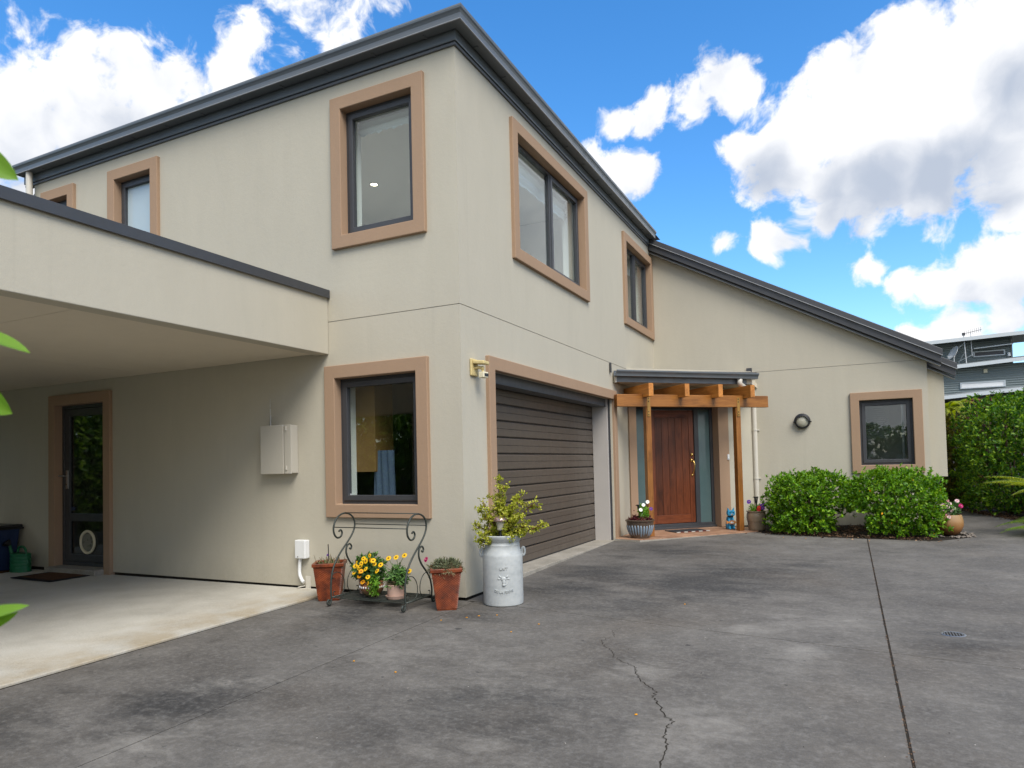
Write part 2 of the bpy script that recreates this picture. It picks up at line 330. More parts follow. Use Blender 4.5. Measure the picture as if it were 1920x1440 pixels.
M['bluepot'] = plain('brown_glaze', (.085, .060, .042), .28, .5, var=.2, vs=16)
M['bluedrip'] = plain('grey_blue_drip_glaze', (.20, .255, .31), .25, .5, var=.25, vs=22)
def mat_rib(name, a, b_, scale):
    m, nt, b = base_mat(name, .95, .1); co = objco(nt, (1, 1, 1))
    c = ramp(nt, noise(nt, co, scale, 5, .7), [(.35, a), (.65, b_)])
    nt.links.new(c, b.inputs['Base Color']); bump(nt, b, noise(nt, co, scale*4, 3), .8, .006); return m
M['coir'] = mat_rib('coir', (.045, .022, .012), (.13, .065, .03), 40)
M['rubber'] = mat_rib('black_rubber', (.010, .010, .011), (.026, .026, .028), 30)
M['matgrey'] = mat_rib('grey_mat', (.022, .024, .027), (.050, .052, .056), 60)
M['matred'] = plain('mat_red', (.10, .025, .02), .9, .1)
M['pebble'] = plain('pebble', (.17, .145, .12), .7, .3, var=.4, vs=9)
M['bark_chip'] = leafmat('bark_litter', (.05, .025, .012), (.12, .06, .03), (.26, .17, .10), .8, 0.0)

M['lf_shrub'] = leafmat('bright_shrub_leaf', (.035, .105, .006), (.085, .215, .008), (.21, .36, .014), .36, .25)
M['lf_hedge'] = leafmat('dark_hedge_leaf', (.020, .075, .008), (.065, .17, .012), (.23, .36, .02), .36, .28)
M['lf_olive'] = leafmat('olive_leaf', (.05, .068, .012), (.115, .115, .018), (.21, .165, .022), .42, .3)
M['lf_dark'] = leafmat('deep_green_leaf', (.012, .03, .009), (.022, .055, .014), (.05, .10, .02), .35, .25)
M['lf_fern'] = leafmat('fern_leaf', (.09, .17, .018), (.16, .27, .03), (.27, .35, .045), .5, .4)
M['lf_fernyellow'] = leafmat('yellow_fern_leaf', (.20, .25, .02), (.30, .36, .03), (.42, .44, .05), .5, .45)  # yellower leaf colour of the tree fern and the tall fern
M['lf_red'] = leafmat('red_tip_leaf', (.16, .05, .04), (.27, .09, .07), (.36, .16, .11), .45, .35)
M['lf_jade'] = leafmat('jade_leaf', (.17, .22, .018), (.33, .35, .028), (.52, .50, .08), .34, .25)
M['lf_herb'] = leafmat('herb_leaf', (.045, .10, .03), (.08, .17, .04), (.13, .25, .06), .5, .3)
M['lf_succ'] = leafmat('grey_succulent_leaf', (.09, .085, .05), (.12, .15, .08), (.20, .20, .10), .5, .2)
M['lf_dry'] = leafmat('dry_leaf', (.14, .10, .05), (.22, .17, .09), (.30, .25, .14), .7, .2)
M['lf_lime'] = leafmat('fresh_green_leaf', (.10, .22, .02), (.16, .33, .03), (.22, .42, .05), .35, .4)
M['lf_maroon'] = leafmat('maroon_leaf', (.05, .012, .015), (.10, .022, .028), (.17, .04, .04), .45, .25)
M['lf_fore'] = leafmat('foreground_leaf', (.10, .22, .02), (.15, .29, .03), (.21, .37, .05), .4, .4)
for n_, c_ in dict(yellow=(.72, .43, .012), gold=(.70, .30, .008), white=(.82, .80, .74), purple=(.085, .02, .22), red=(.60, .02, .02),
                   pink=(.72, .36, .42), palepink=(.80, .58, .58), magenta=(.48, .02, .14), brown=(.12, .035, .012), violet=(.25, .16, .5)).items():
    M['pt_'+n_] = plain('petal_'+n_, c_, .6, .2, var=.15, vs=60)

# ------------------------------------------------------------------ builders
WM = {}
def link(o, parent=None, world=None):
    COL.objects.link(o)
    world = world or Matrix.Identity(4)
    if parent is not None:
        o.parent = parent; o.matrix_parent_inverse = WM[parent.name].inverted()
    o.matrix_basis = world; WM[o.name] = world.copy()
    return o
def tag(o, label=None, cat=None, group=None, kind=None):
    if label: o['label'] = label
    if cat: o['category'] = cat
    if group: o['group'] = group
    if kind: o['kind'] = kind
    return o
def thing(name, label, cat, loc=(0, 0, 0), group=None):
    o = bpy.data.objects.new(name, None); o.empty_display_size = .1
    link(o, None, Matrix.Translation(Vector(loc))); return tag(o, label, cat, group)
V = Vector
class MB:
    def __init__(s): s.v = []; s.f = []; s.m = []; s.cur = 0
    def add(s, vs, fs):
        k = len(s.v); s.v += [tuple(a) for a in vs]; s.f += [tuple(i+k for i in f) for f in fs]; s.m += [s.cur]*len(fs); return s
    def obox(s, o, u, v, w):
        o, u, v, w = V(o), V(u), V(v), V(w)
        P = [o, o+u, o+u+v, o+v, o+w, o+u+w, o+u+v+w, o+v+w]
        F = [(0,3,2,1),(4,5,6,7),(0,1,5,4),(1,2,6,5),(2,3,7,6),(3,0,4,7)]
        if u.cross(v).dot(w) < 0: F = [f[::-1] for f in F]
        return s.add(P, F)
    def box(s, x0, x1, y0, y1, z0, z1): return s.obox((x0, y0, z0), (x1-x0, 0, 0), (0, y1-y0, 0), (0, 0, z1-z0))
    def prism(s, poly, vec):
        poly = [V(p) for p in poly]; vec = V(vec); n = len(poly)
        nrm = V((0, 0, 0))
        for i in range(n): nrm += (poly[i]-poly[0]).cross(poly[(i+1) % n]-poly[0])
        if nrm.dot(vec) > 0: poly = poly[::-1]
        P = poly+[p+vec for p in poly]
        F = [tuple(range(n)), tuple(range(2*n-1, n-1, -1))]+[(i, i+n, (i+1) % n+n, (i+1) % n) for i in range(n)]
        return s.add(P, F)
    def tube(s, pts, r, n=8, closed=False):
        pts = [V(p) for p in pts]; N = len(pts); rs = r if hasattr(r, '__len__') else [r]*N
        T = []
        for i in range(N):
            a = pts[(i-1) % N] if (closed or i > 0) else pts[i]; b = pts[(i+1) % N] if (closed or i < N-1) else pts[i]
            T.append((b-a).normalized())
        ref = V((0, 0, 1)) if abs(T[0].z) < .9 else V((1, 0, 0))
        a = T[0].cross(ref).normalized(); vs = []
        for i in range(N):
            a = (a-T[i]*a.dot(T[i])).normalized(); b = T[i].cross(a)
            for k in range(n):
                t = 2*math.pi*k/n; vs.append(pts[i]+(a*math.cos(t)+b*math.sin(t))*rs[i])
        fs = []
        for i in range(N if closed else N-1):
            for k in range(n):
                j = (i+1) % N; fs.append((i*n+k, i*n+(k+1) % n, j*n+(k+1) % n, j*n+k))
        if not closed: fs += [tuple(range(n))[::-1], tuple((N-1)*n+k for k in range(n))]
        return s.add(vs, fs)
    def lathe(s, prof, c=(0, 0, 0), n=32, M4=None):
        vs = []; fs = []; K = len(prof)
        for i in range(n):
            t = 2*math.pi*i/n
            for r, z in prof: vs.append(V((r*math.cos(t), r*math.sin(t), z)))
        vs = [(M4 @ p if M4 else p)+V(c) for p in vs]
        for i in range(n):
            for k in range(K-1):
                j = (i+1) % n; fs.append((i*K+k, j*K+k, j*K+k+1, i*K+k+1))
        return s.add(vs, fs)
    def ell(s, c, rad, n=12, m=8, M4=None):
        prof = [(max(1e-4, math.sin(math.pi*i/m)), -math.cos(math.pi*i/m)) for i in range(m+1)]
        S = Matrix.Diagonal((*rad, 1)); S = (M4 @ S) if M4 else S
        return s.lathe(prof, c, n, S)
    def build(s, name, mat, parent=None, smooth=False, bev=0.0, world=None, seg=2, mesh=None):
        me = bpy.data.meshes.new(name); me.from_pydata([tuple(p) for p in s.v], [], s.f)
        mats = mat if isinstance(mat, (list, tuple)) else [mat]
        for m_ in mats: me.materials.append(m_)
        if len(mats) > 1: me.polygons.foreach_set('material_index', s.m)
        if smooth:
            me.polygons.foreach_set('use_smooth', [True]*len(me.polygons))
            if smooth is not True: me.set_sharp_from_angle(angle=R(smooth))
        me.validate()
        bm = bmesh.new(); bm.from_mesh(me); bmesh.ops.recalc_face_normals(bm, faces=bm.faces); bm.to_mesh(me); bm.free(); me.update()
        o = bpy.data.objects.new(name, me); link(o, parent, world)
        if bev:
            b = o.modifiers.new('bevel', 'BEVEL'); b.width = bev; b.segments = seg; b.limit_method = 'ANGLE'; b.angle_limit = R(35)
        return o
def share(name, src, parent, world):
    o = bpy.data.objects.new(name, src.data); return link(o, parent, world)
def frame_mx(o, x, y, z):
    x, y, z, o = V(x), V(y), V(z), V(o)
    return Matrix(((x.x, y.x, z.x, o.x), (x.y, y.y, z.y, o.y), (x.z, y.z, z.z, o.z), (0, 0, 0, 1)))
def orient(loc, zdir, spin=0., sc=1.):
    return Matrix.Translation(V(loc)) @ V(zdir).to_track_quat('Z', 'Y').to_matrix().to_4x4() @ Matrix.Rotation(spin, 4, 'Z') @ Matrix.Diagonal((sc, sc, sc, 1))
def crom(pts, k=6):
    pts = [V(p) for p in pts]; out = []
    P = [pts[0]*2-pts[1]]+pts+[pts[-1]*2-pts[-2]]
    for i in range(1, len(P)-2):
        a, b, c, d = P[i-1:i+3]
        for j in range(k):
            t = j/k; out.append(.5*((2*b)+(c-a)*t+(2*a-5*b+4*c-d)*t*t+(3*b-a-3*c+d)*t**3))
    return out+[pts[-1]]
class Plane:                                  # a vertical wall plane: u along, d outward
    def __init__(s, o, u, n): s.o, s.u, s.n = V(o), V(u), V(n)
    def __call__(s, u, z, d=0.): return s.o+s.u*u+s.n*d+V((0, 0, z))
    def box(s, mb, u0, u1, z0, z1, d0, d1): mb.obox(s(u0, z0, d0), s.u*(u1-u0), V((0, 0, z1-z0)), s.n*(d1-d0)); return mb
    def ring(s, mb, out, inn, d0, d1, open_bottom=False):
        (a, b, c, d), (e, f, g, h) = out, inn           # u0,u1,z0,z1
        if open_bottom:
            pts = [(a, c), (a, d), (b, d), (b, c), (f, c), (f, h), (e, h), (e, c)]
            mb.prism([s(u, z, d0) for u, z in pts], s.n*(d1-d0)); return mb
        O = [(a, c), (b, c), (b, d), (a, d)]; I = [(e, g), (f, g), (f, h), (e, h)]
        vs = [s(u, z, d0) for u, z in O+I]+[s(u, z, d1) for u, z in O+I]; fs = []
        for i in range(4):
            j = (i+1) % 4; fs += [(i, j, 4+j, 4+i), (8+i, 12+i, 12+j, 8+j), (i, 8+i, 8+j, j), (4+i, 4+j, 12+j, 12+i)]
        return mb.add(vs, fs)
    def wall(s, mb, u0, u1, z0, z1, holes, th):
        holes = [(max(u0, h[0]), min(u1, h[1]), h[2], h[3]) for h in holes]
        us = sorted({u0, u1, *[h[0] for h in holes], *[h[1] for h in holes]}); zs = sorted({z0, z1, *[max(z0, h[2]) for h in holes], *[min(z1, h[3]) for h in holes]})
        def solid(i, k):
            if not (0 <= i < len(us)-1 and 0 <= k < len(zs)-1): return False
            uc, zc = (us[i]+us[i+1])/2, (zs[k]+zs[k+1])/2
            return not any(h[0] < uc < h[1] and h[2] < zc < h[3] for h in holes)
        for i in range(len(us)-1):
            for k in range(len(zs)-1):
                if not solid(i, k): continue
                a, b, c, d = us[i], us[i+1], zs[k], zs[k+1]
                P = [s(a, c), s(b, c), s(b, d), s(a, d), s(a, c, -th), s(b, c, -th), s(b, d, -th), s(a, d, -th)]
                F = [(0, 1, 2, 3), (7, 6, 5, 4)]
                if not solid(i, k-1): F.append((4, 5, 1, 0))
                if not solid(i, k+1): F.append((3, 2, 6, 7))
                if not solid(i-1, k): F.append((0, 3, 7, 4))
                if not solid(i+1, k): F.append((1, 5, 6, 2))
                mb.add(P, F)
        return mb
# leaves: arrays of base point, direction, normal, length, width -> one mesh
def leaf_mesh(name, P, D, N, Ls, Ws, fold=.22, curl=.12, wide=.5):
    P, D, N = (np.asarray(a, float) for a in (P, D, N)); n = len(P)
    Ls = np.broadcast_to(np.asarray(Ls, float), (n,))[:, None]; Ws = np.broadcast_to(np.asarray(Ws, float), (n,))[:, None]
    D = D/np.linalg.norm(D, axis=1, keepdims=True); N = N-D*(N*D).sum(1, keepdims=True); N = N/(np.linalg.norm(N, axis=1, keepdims=True)+1e-9)
    S = np.cross(D, N)
    def pt(t, w, c): return P+D*Ls*t+S*Ws*w+N*(abs(w)*fold*2*Ws-c*Ls)
    vs = np.stack([P, pt(.3, .5*.86, .0), pt(.68, .5*.82, curl*.3), pt(1, 0, curl), pt(.68, -.5*.82, curl*.3), pt(.3, -.5*.86, 0), pt(.5, 0, .02)], 1).reshape(-1, 3)
    idx = (np.arange(n)*7)[:, None]
    f = np.concatenate([idx+np.array([0, 6, 3, 2, 1]), idx+np.array([0, 5, 4, 3, 6])], 1).reshape(-1, 5)
    me = bpy.data.meshes.new(name)
    me.vertices.add(len(vs)); me.vertices.foreach_set('co', vs.ravel())
    me.loops.add(f.size); me.loops.foreach_set('vertex_index', f.ravel().astype(np.int32))
    me.polygons.add(len(f)); me.polygons.foreach_set('loop_start', (np.arange(len(f))*5).astype(np.int32))
    me.update(calc_edges=True); return me
def leaf_obj(name, arr, mat, parent, world=None, **kw):
    P, D, N, Ls, Ws = arr
    me = leaf_mesh(name, P, D, N, Ls, Ws, **kw); me.materials.append(mat)
    return link(bpy.data.objects.new(name, me), parent, world)
def unit(a): return a/(np.linalg.norm(a, axis=-1, keepdims=True)+1e-9)
def rosettes(T, O, k, L, wr=.45, amin=25, amax=80, jit=.25):
    n = len(T); O = unit(np.asarray(O, float)); ref = unit(rng.normal(size=(n, 3)))
    a = unit(np.cross(O, ref)); b = np.cross(O, a); Ps, Ds, Ns, Ls = [], [], [], []
    for i in range(k):
        az = 2*np.pi*(i/k)+rng.uniform(0, 6.28, n)*.2+i*2.4; an = np.radians(rng.uniform(amin, amax, n))
        ph = a*np.cos(az)[:, None]+b*np.sin(az)[:, None]
        Ds.append(unit(O*np.cos(an)[:, None]+ph*np.sin(an)[:, None]+rng.normal(size=(n, 3))*.12)); Ns.append(O*np.sin(an)[:, None]-ph*np.cos(an)[:, None])
        Ps.append(np.asarray(T)-O*(rng.uniform(0, 1, n)*L*.9)[:, None]); Ls.append(L*rng.uniform(1-jit, 1+jit, n))
    Ls = np.concatenate(Ls)
    return np.concatenate(Ps), np.concatenate(Ds), np.concatenate(Ns), Ls, Ls*wr
def shell(n, c, half, pw=3.5, depth=.4, rough=.12, zmin=None, seed=0):
    g = np.random.default_rng(seed); d = unit(g.normal(size=(n, 3)))
    r = 1/((np.abs(d)**pw).sum(1)**(1/pw))
    ph = g.uniform(0, 6.28, 9)
    bp = sum(np.sin(d[:, i % 3]*(4+2.3*i)+d[:, (i+1) % 3]*(3+1.7*i)+ph[i]) for i in range(9))/9*2.2
    t = 1-depth*g.uniform(0, 1, n)**1.6
    P = np.asarray(c)+np.asarray(half)*d*(r*(1+rough*bp)*t)[:, None]
    O = unit(np.sign(d)*np.abs(d)**(pw-1)/np.asarray(half)+g.normal(size=(n, 3))*.28)
    if zmin is not None: k = P[:, 2] > zmin; P, O = P[k], O[k]
    return P, O
def cat_arr(*A): return tuple(np.concatenate([a[i] for a in A]) for i in range(5))
def gz(x, y): return -0.03+0.014*y+0.004*x          # the drive's gentle fall
L = 7.094                                            # set-back of the entrance wall

# ================================================================== SETTING
def struct(o): return tag(o, kind='structure')
g = MB(); g.add([(-400, -400, -.34), (400, -400, -.34), (400, 400, -.34), (-400, 400, -.34)], [(0, 1, 2, 3)])
struct(g.build('ground', M['ground']))
def flat(poly, top, th, name, mat, parent=None, bev=0.):
    mb = MB(); mb.prism([(x, y, gz(x, y)+top-th) for x, y in poly], (0, 0, th)); return mb.build(name, mat, parent, bev=bev)
yB = lambda x: -0.177*x; yD = lambda x: 3.70-.236*x
G1, G2 = .0042, .0062                                  # half widths of the saw cuts and of the wide joint
sl = [
 [(-1.30, -9), (.10-G1, -9), (.10-G1, -.05), (.02, -.012), (-1.452, -.012), (-1.44, -3.1)],
 [(.10+G1, -9), (3.38-G2, -9), (3.38-G2, yB(3.38)-G1), (.10+G1, yB(.1)-G1)],
 [(3.38+G2, -9), (6.5, -9), (6.5, yB(6.5)-G1), (3.38+G2, yB(3.38)-G1)],
 [(.012, yB(.0)+G1), (3.38-G2, yB(3.38)+G1), (3.38-G2, yD(3.38)-G1), (.012, yD(0)-G1)],
 [(3.38+G2, yB(3.38)+G1), (6.5, yB(6.5)+G1), (6.5, yD(6.5)-G1), (3.38+G2, yD(3.38)-G1)],
 [(.012, yD(0)+G1), (3.38-G2, yD(3.38)+G1), (3.38-G2, 5.26), (2.94, 5.32), (1.97, 5.70), (1.87, 5.91), (.42, 4.34), (.10, 4.42), (.012, 4.42)],
 [(3.38+G2, yD(3.38)+G1), (6.5, yD(6.5)+G1), (6.35, 5.2), (6.0, 6.9), (5.58, 8.2), (5.2, 9.6), (4.86, 11.2), (4.40, 11.2), (4.40, 6.75), (4.62, 6.35), (4.70, 5.95), (4.60, 5.60), (4.36, 5.32), (4.18, 5.14), (3.38+G2, 5.26)]]
drive = flat([(-1.47, -9), (6.6, -9), (6.6, 5), (5.0, 11.2), (0.0, 11.2), (0.0, -.01), (-1.47, -.01)], -.0025, .2, 'driveway', M['dirt']); struct(drive)
for poly in sl: flat(poly, 0, .1, 'slab', M['drive'], drive, .0012)
# crack wandering over the near slab
ck = [(1.628, -.52), (1.60, -.62), (1.655, -.76), (1.60, -.9), (1.638, -.99), (1.75, -1.13), (1.80, -1.24), (1.871, -1.32), (1.978, -1.39), (2.0, -1.46), (2.034, -1.54), (2.10, -1.66), (2.209, -1.79), (2.21, -1.86), (2.251, -1.925), (2.30, -2.05), (2.387, -2.167), (2.376, -2.254), (2.39, -2.36), (2.425, -2.46), (2.453, -2.67), (2.40, -2.9), (2.47, -3.2), (2.5, -3.6)]
pts = []
for (a, b) in zip(ck[:-1], ck[1:]):
    for t in np.linspace(0, 1, 9)[:-1]: pts.append((a[0]+(b[0]-a[0])*t+rng.normal()*.007, a[1]+(b[1]-a[1])*t+rng.normal()*.005))
vs, fs = [], []
for i, (x, y) in enumerate(pts):
    w = .0011+.0024*min(1, i/len(pts)*1.6)*rng.uniform(.3, 1.5); z = gz(x, y)+.0012
    vs += [(x-w, y-.3*w, z), (x+w, y+.3*w, z)]
    if i: fs.append((2*i-2, 2*i-1, 2*i+1, 2*i))
ckm = MB(); ckm.add(vs, fs); ckm.build('crack', M['dirt'], drive)
# grit lying in the wide joint
n = 520; y = rng.uniform(-5, 5.2, n); P = np.stack([3.38+rng.normal(0, .006, n), y, gz(3.38, y)+.001], 1)
gr = leaf_obj('joint_litter', (P, unit(np.c_[rng.normal(size=(n, 2)), np.zeros(n)]), np.tile([0, 0, 1.], (n, 1)), rng.uniform(.004, .014, n), rng.uniform(.003, .009, n)), M['bark_chip'], drive)
gr['kind'] = 'stuff'
# carport slab, garage threshold
slab = flat([(-9.2, -7.5), (-1.37, -7.5), (-1.475, -3.1), (-1.488, -.006), (-9.2, -.006)], .014, .3, 'carport_floor', M['slab'], None, .008); struct(slab)
th = MB(); th.box(-.42, .006, .50, 4.62, -.2, .032); struct(th.build('garage_threshold', M['sill'], None, bev=.006))
# porch: diagonal terracotta tiles
SP = Plane((0, 5.318, 0), (.70710678, .70710678, 0), (.70710678, -.70710678, 0))   # splayed entrance wall
pz = .066
porch_poly = [(.012, 4.425), (.10, 4.425), (.42, 4.345), (1.865, 5.905), (1.93, 5.98), (2.0, 7.09), (0.012, 7.09)]
pm = MB(); pm.prism([(x, y, -.2) for x, y in porch_poly], (0, 0, pz+.2-.010)); porch = struct(pm.build('porch', M['sill']))
def clip(poly, a, b, c):               # keep a*x+b*y<=c
    out = []
    for i in range(len(poly)):
        p, q = poly[i], poly[(i+1) % len(poly)]; fp, fq = a*p[0]+b*p[1]-c, a*q[0]+b*q[1]-c
        if fp <= 0: out.append(p)
        if fp*fq < 0: t = fp/(fp-fq); out.append((p[0]+(q[0]-p[0])*t, p[1]+(q[1]-p[1])*t))
    return out
TS = .33
for i in range(-4, 9):
    for j in range(-3, 4):
        q = [SP(i*TS+.004, 0, j*TS+.004), SP((i+1)*TS-.004, 0, j*TS+.004), SP((i+1)*TS-.004, 0, (j+1)*TS-.004), SP(i*TS+.004, 0, (j+1)*TS-.004)]
        p = [(v.x, v.y) for v in q]
        p = clip(p, -1, 0, -.016); p = clip(p, 0, 1, 7.085) if p else p
        for e in ((porch_poly[1], porch_poly[2]), (porch_poly[2], porch_poly[3]), (porch_poly[3], porch_poly[5])):
            if not p: break
            (x0, y0), (x1, y1) = e; a_, b_ = (y1-y0), -(x1-x0); p = clip(p, a_, b_, a_*x0+b_*y0-.004)
        if len(p) < 3: continue
        ar = abs(sum(p[k][0]*p[(k+1) % len(p)][1]-p[(k+1) % len(p)][0]*p[k][1] for k in range(len(p))))/2
        if ar < .004: continue
        mb = MB(); mb.prism([(x, y_, pz-.012) for x, y_ in p], (0, 0, .012)); mb.build('tile', M['tile'], porch, bev=.002)
# garden beds
def bed(name, poly, h): 
    mb = MB(); mb.prism([(x, y_, -.3) for x, y_ in poly], (0, 0, .3+h)); return struct(mb.build(name, M['soil']))
bed('entrance_bed', [(1.875, 5.94), (1.99, 5.715), (2.945, 5.335), (3.38, 5.275), (4.17, 5.155), (4.35, 5.33), (4.59, 5.61), (4.69, 5.95), (4.61, 6.34), (4.39, 6.74), (4.37, 7.09), (2.0, 7.09)], .05)
bed('boundary_bed', [(6.52, -9), (9.5, -9), (9.5, 14), (3, 14), (3, 11.22), (4.87, 11.22), (5.21, 9.62), (5.59, 8.22), (6.01, 6.92), (6.36, 5.22), (6.51, 2.2)], .09)
fb = MB(); fb.prism([(.5, -7.2, -.2), (2.45, -7.2, -.2), (2.45, -4.75, -.2), (1.2, -4.45, -.2), (.5, -4.7, -.2)], (0, 0, .16)); struct(fb.build('front_bed', M['soil']))
# leaf litter along the beds
def litter(name, pts, n, spread, z, smin, smax, mat):
    pts = np.array(pts); k = rng.integers(0, len(pts)-1, n); t = rng.uniform(0, 1, n)[:, None]
    xy = pts[k]*(1-t)+pts[k+1]*t+rng.normal(size=(n, 2))*spread
    P = np.c_[xy, gz(xy[:, 0], xy[:, 1])+z+rng.uniform(.001, .02, n)]
    return leaf_obj(name, (P, unit(np.c_[rng.normal(size=(n, 2)), rng.normal(size=n)*.25]), unit(np.c_[rng.normal(size=(n, 2))*.4, np.ones(n)]), rng.uniform(smin, smax, n), rng.uniform(smin, smax, n)*.6), mat, None)
o = litter('leaf_litter', [(6.15, 6.6), (5.75, 8.0), (5.3, 9.6), (4.95, 11.1)], 1500, .10, .0, .02, .06, M['bark_chip']); tag(o, 'brown fallen leaves along the foot of the hedge', 'litter', kind='stuff')
o = litter('bed_litter', [(2.0, 5.85), (2.95, 5.5), (4.2, 5.35)], 700, .12, .0, .015, .045, M['bark_chip']); tag(o, 'brown bark and dead leaves under the two clipped shrubs', 'litter', kind='stuff')
o = litter('bark_mulch', [(2.9, 5.45), (3.1, 6.0), (3.3, 6.5), (3.3, 7.0)], 420, .16, .005, .02, .05, M['bark_chip']); tag(o, 'brown mulch at the wall foot between the two clipped shrubs', 'mulch', kind='stuff')
n_ = 420; gx = rng.uniform(-1.3, 5.5, n_); gy = rng.uniform(-3.5, 5.0, n_); k_ = gx > .05*0; ok_ = (gx > .1) | (gy < -.2); gx, gy = gx[ok_], gy[ok_]; n_ = len(gx)
o = leaf_obj('grit', (np.c_[gx, gy, gz(gx, gy)+.0015], unit(np.c_[rng.normal(size=(n_, 2)), np.zeros(n_)]), np.tile([0, 0, 1.], (n_, 1)), rng.uniform(.004, .014, n_), rng.uniform(.003, .008, n_)), leafmat('grit_bits', (.03, .025, .02), (.10, .08, .06), (.42, .40, .36), .9, 0.), None); tag(o, 'tiny scattered grit and leaf crumbs on the driveway', 'grit', kind='stuff')
# pebbles round the orange pot
pb = MB()
for _ in range(110):
    a = rng.uniform(0, 6.28); r_ = .20+abs(rng.normal(0, .06)); x, y = 4.42+math.cos(a)*r_, 5.85+math.sin(a)*r_*1.1
    s_ = rng.uniform(.010, .026); pb.ell((x, y, gz(x, y)+s_*.5), (s_*rng.uniform(.8, 1.4), s_, s_*.65), 7, 5, Matrix.Rotation(rng.uniform(0, 3), 4, 'Z'))
tag(pb.build('pebble', M['pebble'], None, smooth=True), 'small grey and tan pebbles round the orange clay pot', 'pebbles', kind='stuff')
# fallen petals on the drive
pp = [(1.0, -.62), (.55, -.45), (.9, -.9), (2.2, -2.15), (.35, -.6), (1.9, .4), (3.9, -1.9), (4.5, -1.2), (2.3, 5.2), (2.6, 5.15), (3.4, 5.0), (.25, -1.9), (.2, -.75), (.42, -.52), (.65, -2.0)]
mb = MB()
for x, y in pp: mb.ell((x, y, gz(x, y)+.004), (.010, .007, .003), 6, 4, Matrix.Rotation(x*9, 4, 'Z'))
tag(mb.build('fallen_petal', M['pt_gold'], None, smooth=True), 'tiny orange petals scattered over the dark driveway', 'petals', kind='stuff')

# ================================================================== HOUSE
house = thing('house', 'two storey beige stucco house with tan window surrounds and charcoal eaves', 'house', (0, 0, 0))
FR = Plane((0, 0, 0), (1, 0, 0), (0, -1, 0))          # street-side wall, u = x
GW = Plane((0, 0, 0), (0, 1, 0), (1, 0, 0))           # garage wall, u = y
EN = Plane((0, L, 0), (1, 0, 0), (0, -1, 0))          # entrance wall, u = x
TH, INS = .20, .132
def grow(r, k): return (r[0]-k, r[1]+k, r[2]-k, r[3]+k)
WIN = dict(UW=(FR, (-1.469, -.341, 3.43, 4.985)), LW=(FR, (-1.594, -.350, .71, 2.245)), W2=(FR, (-5.03, -4.10, 3.43, 4.985)), W3=(FR, (-6.42, -5.716, 3.70, 4.985)),
           GA=(GW, (1.15, 3.545, 3.43, 4.985)), GB=(GW, (5.273, 7.088, 3.435, 4.955)), RW=(EN, (3.239, 4.261, .925, 2.241)))
def hole(k): return grow(WIN[k][1], -INS+.03)
JZ = 2.702
mb = MB(); FR.wall(mb, -9.2, 0, -.006, JZ, [hole('LW'), (-6.15, -5.11, -1, 2.13)], TH); mb.build('wall', M['wall'], house)
mb = MB(); FR.wall(mb, -6.62, -4.168, JZ+.007, 5.20, [hole('W2'), hole('W3')], TH); mb.build('wall', M['wall'], house)
mb = MB(); FR.wall(mb, -4.1665, 0, JZ+.007, 5.20, [hole('UW')], TH); mb.build('wall', M['wall'], house)
mb = MB(); GW.wall(mb, TH, 5.318, -.006, JZ, [(.585, 4.50, -1, 2.16)], TH); mb.build('wall', M['wall'], house)
mb = MB(); GW.wall(mb, TH, L+.2, JZ+.007, 5.20, [hole('GA'), hole('GB')], TH); mb.build('wall', M['wall'], house)
mb = MB(); mb.box(-9.1, -.02, .022, .15, -.2, .02); mb.box(-.15, -.022, .16, .46, -.2, .02); mb.build('gap_shade_strip', M['dirt'], house)  # near-black strip behind the wall-foot gap, its shade put into the colour
mb = MB(); FR.wall(mb, -6.60, -.02, JZ-.02, JZ+.03, [], .18); GW.wall(mb, .05, L, JZ-.02, JZ+.03, [], .18)
for i in range(len(mb.v)): x_, y_, z_ = mb.v[i]; mb.v[i] = (min(x_, -.008) if x_ > -.15 else x_, max(y_, .008), z_)
mb.build('joint_backing', M['innerdark'], house)
GAB = lambda x: 5.215-.549*x
mb = MB(); EN.wall(mb, 1.70, 4.344, -.02, JZ, [hole('RW')], TH); mb.build('wall', M['wall'], house)
mb = MB(); mb.prism([(0.0, L, JZ+.007), (4.34, L, JZ+.007), (4.34, L, GAB(4.34)), (0.0, L, GAB(0))], (0, TH, 0)); mb.build('gable_wall', M['wall'], house)
mb = MB(); mb.box(0, 4.30, L+.008, L+.15, JZ-.02, JZ+.03); mb.build('joint_backing', M['innerdark'], house)
SW = 2.511
mb = MB(); SP.wall(mb, 0.0, SW, -.0, 2.72, [(.125, 1.765, -1, 2.115)], .16); mb.build('splay_wall', M['wall'], house)
# hidden sides and floors, so the volume is closed
mb = MB(); mb.box(-6.62, -6.45, TH, 7.29, -.02, 5.2); mb.build('side_wall', M['wall'], house)
mb = MB(); mb.box(-9.2, -9.0, TH, 9.0, -.02, 2.9); mb.box(-9.2, -6.62, TH, 9.0, 2.72, 2.9); mb.build('rear_block', M['wall'], house)
mb = MB(); mb.box(-6.45, -.2, 7.12, 7.29, 2.8, 5.2); mb.build('rear_wall', M['wall'], house)
mb = MB(); mb.box(4.144, 4.344, L+TH, 11.5, -.02, 2.62); mb.build('side_wall', M['wall'], house)
mb = MB(); mb.box(-6.44, -.21, .21, 7.11, 2.50, 2.85); mb.build('upper_floor', M['inner'], house)
mb = MB(); mb.box(-6.44, -.21, .21, 7.11, 5.02, 5.12); mb.build('ceiling', M['inner'], house)
mb = MB(); mb.box(-9.0, 4.14, 11.3, 11.5, -.02, 3.0); mb.build('rear_wall', M['wall'], house)
mb = MB(); mb.box(-3.0, -2.9, .21, 7.1, -.02, 2.49); mb.box(-3.0, -.3, 5.1, 5.2, 0, 2.49); mb.build('partition', M['innerdark'], house)
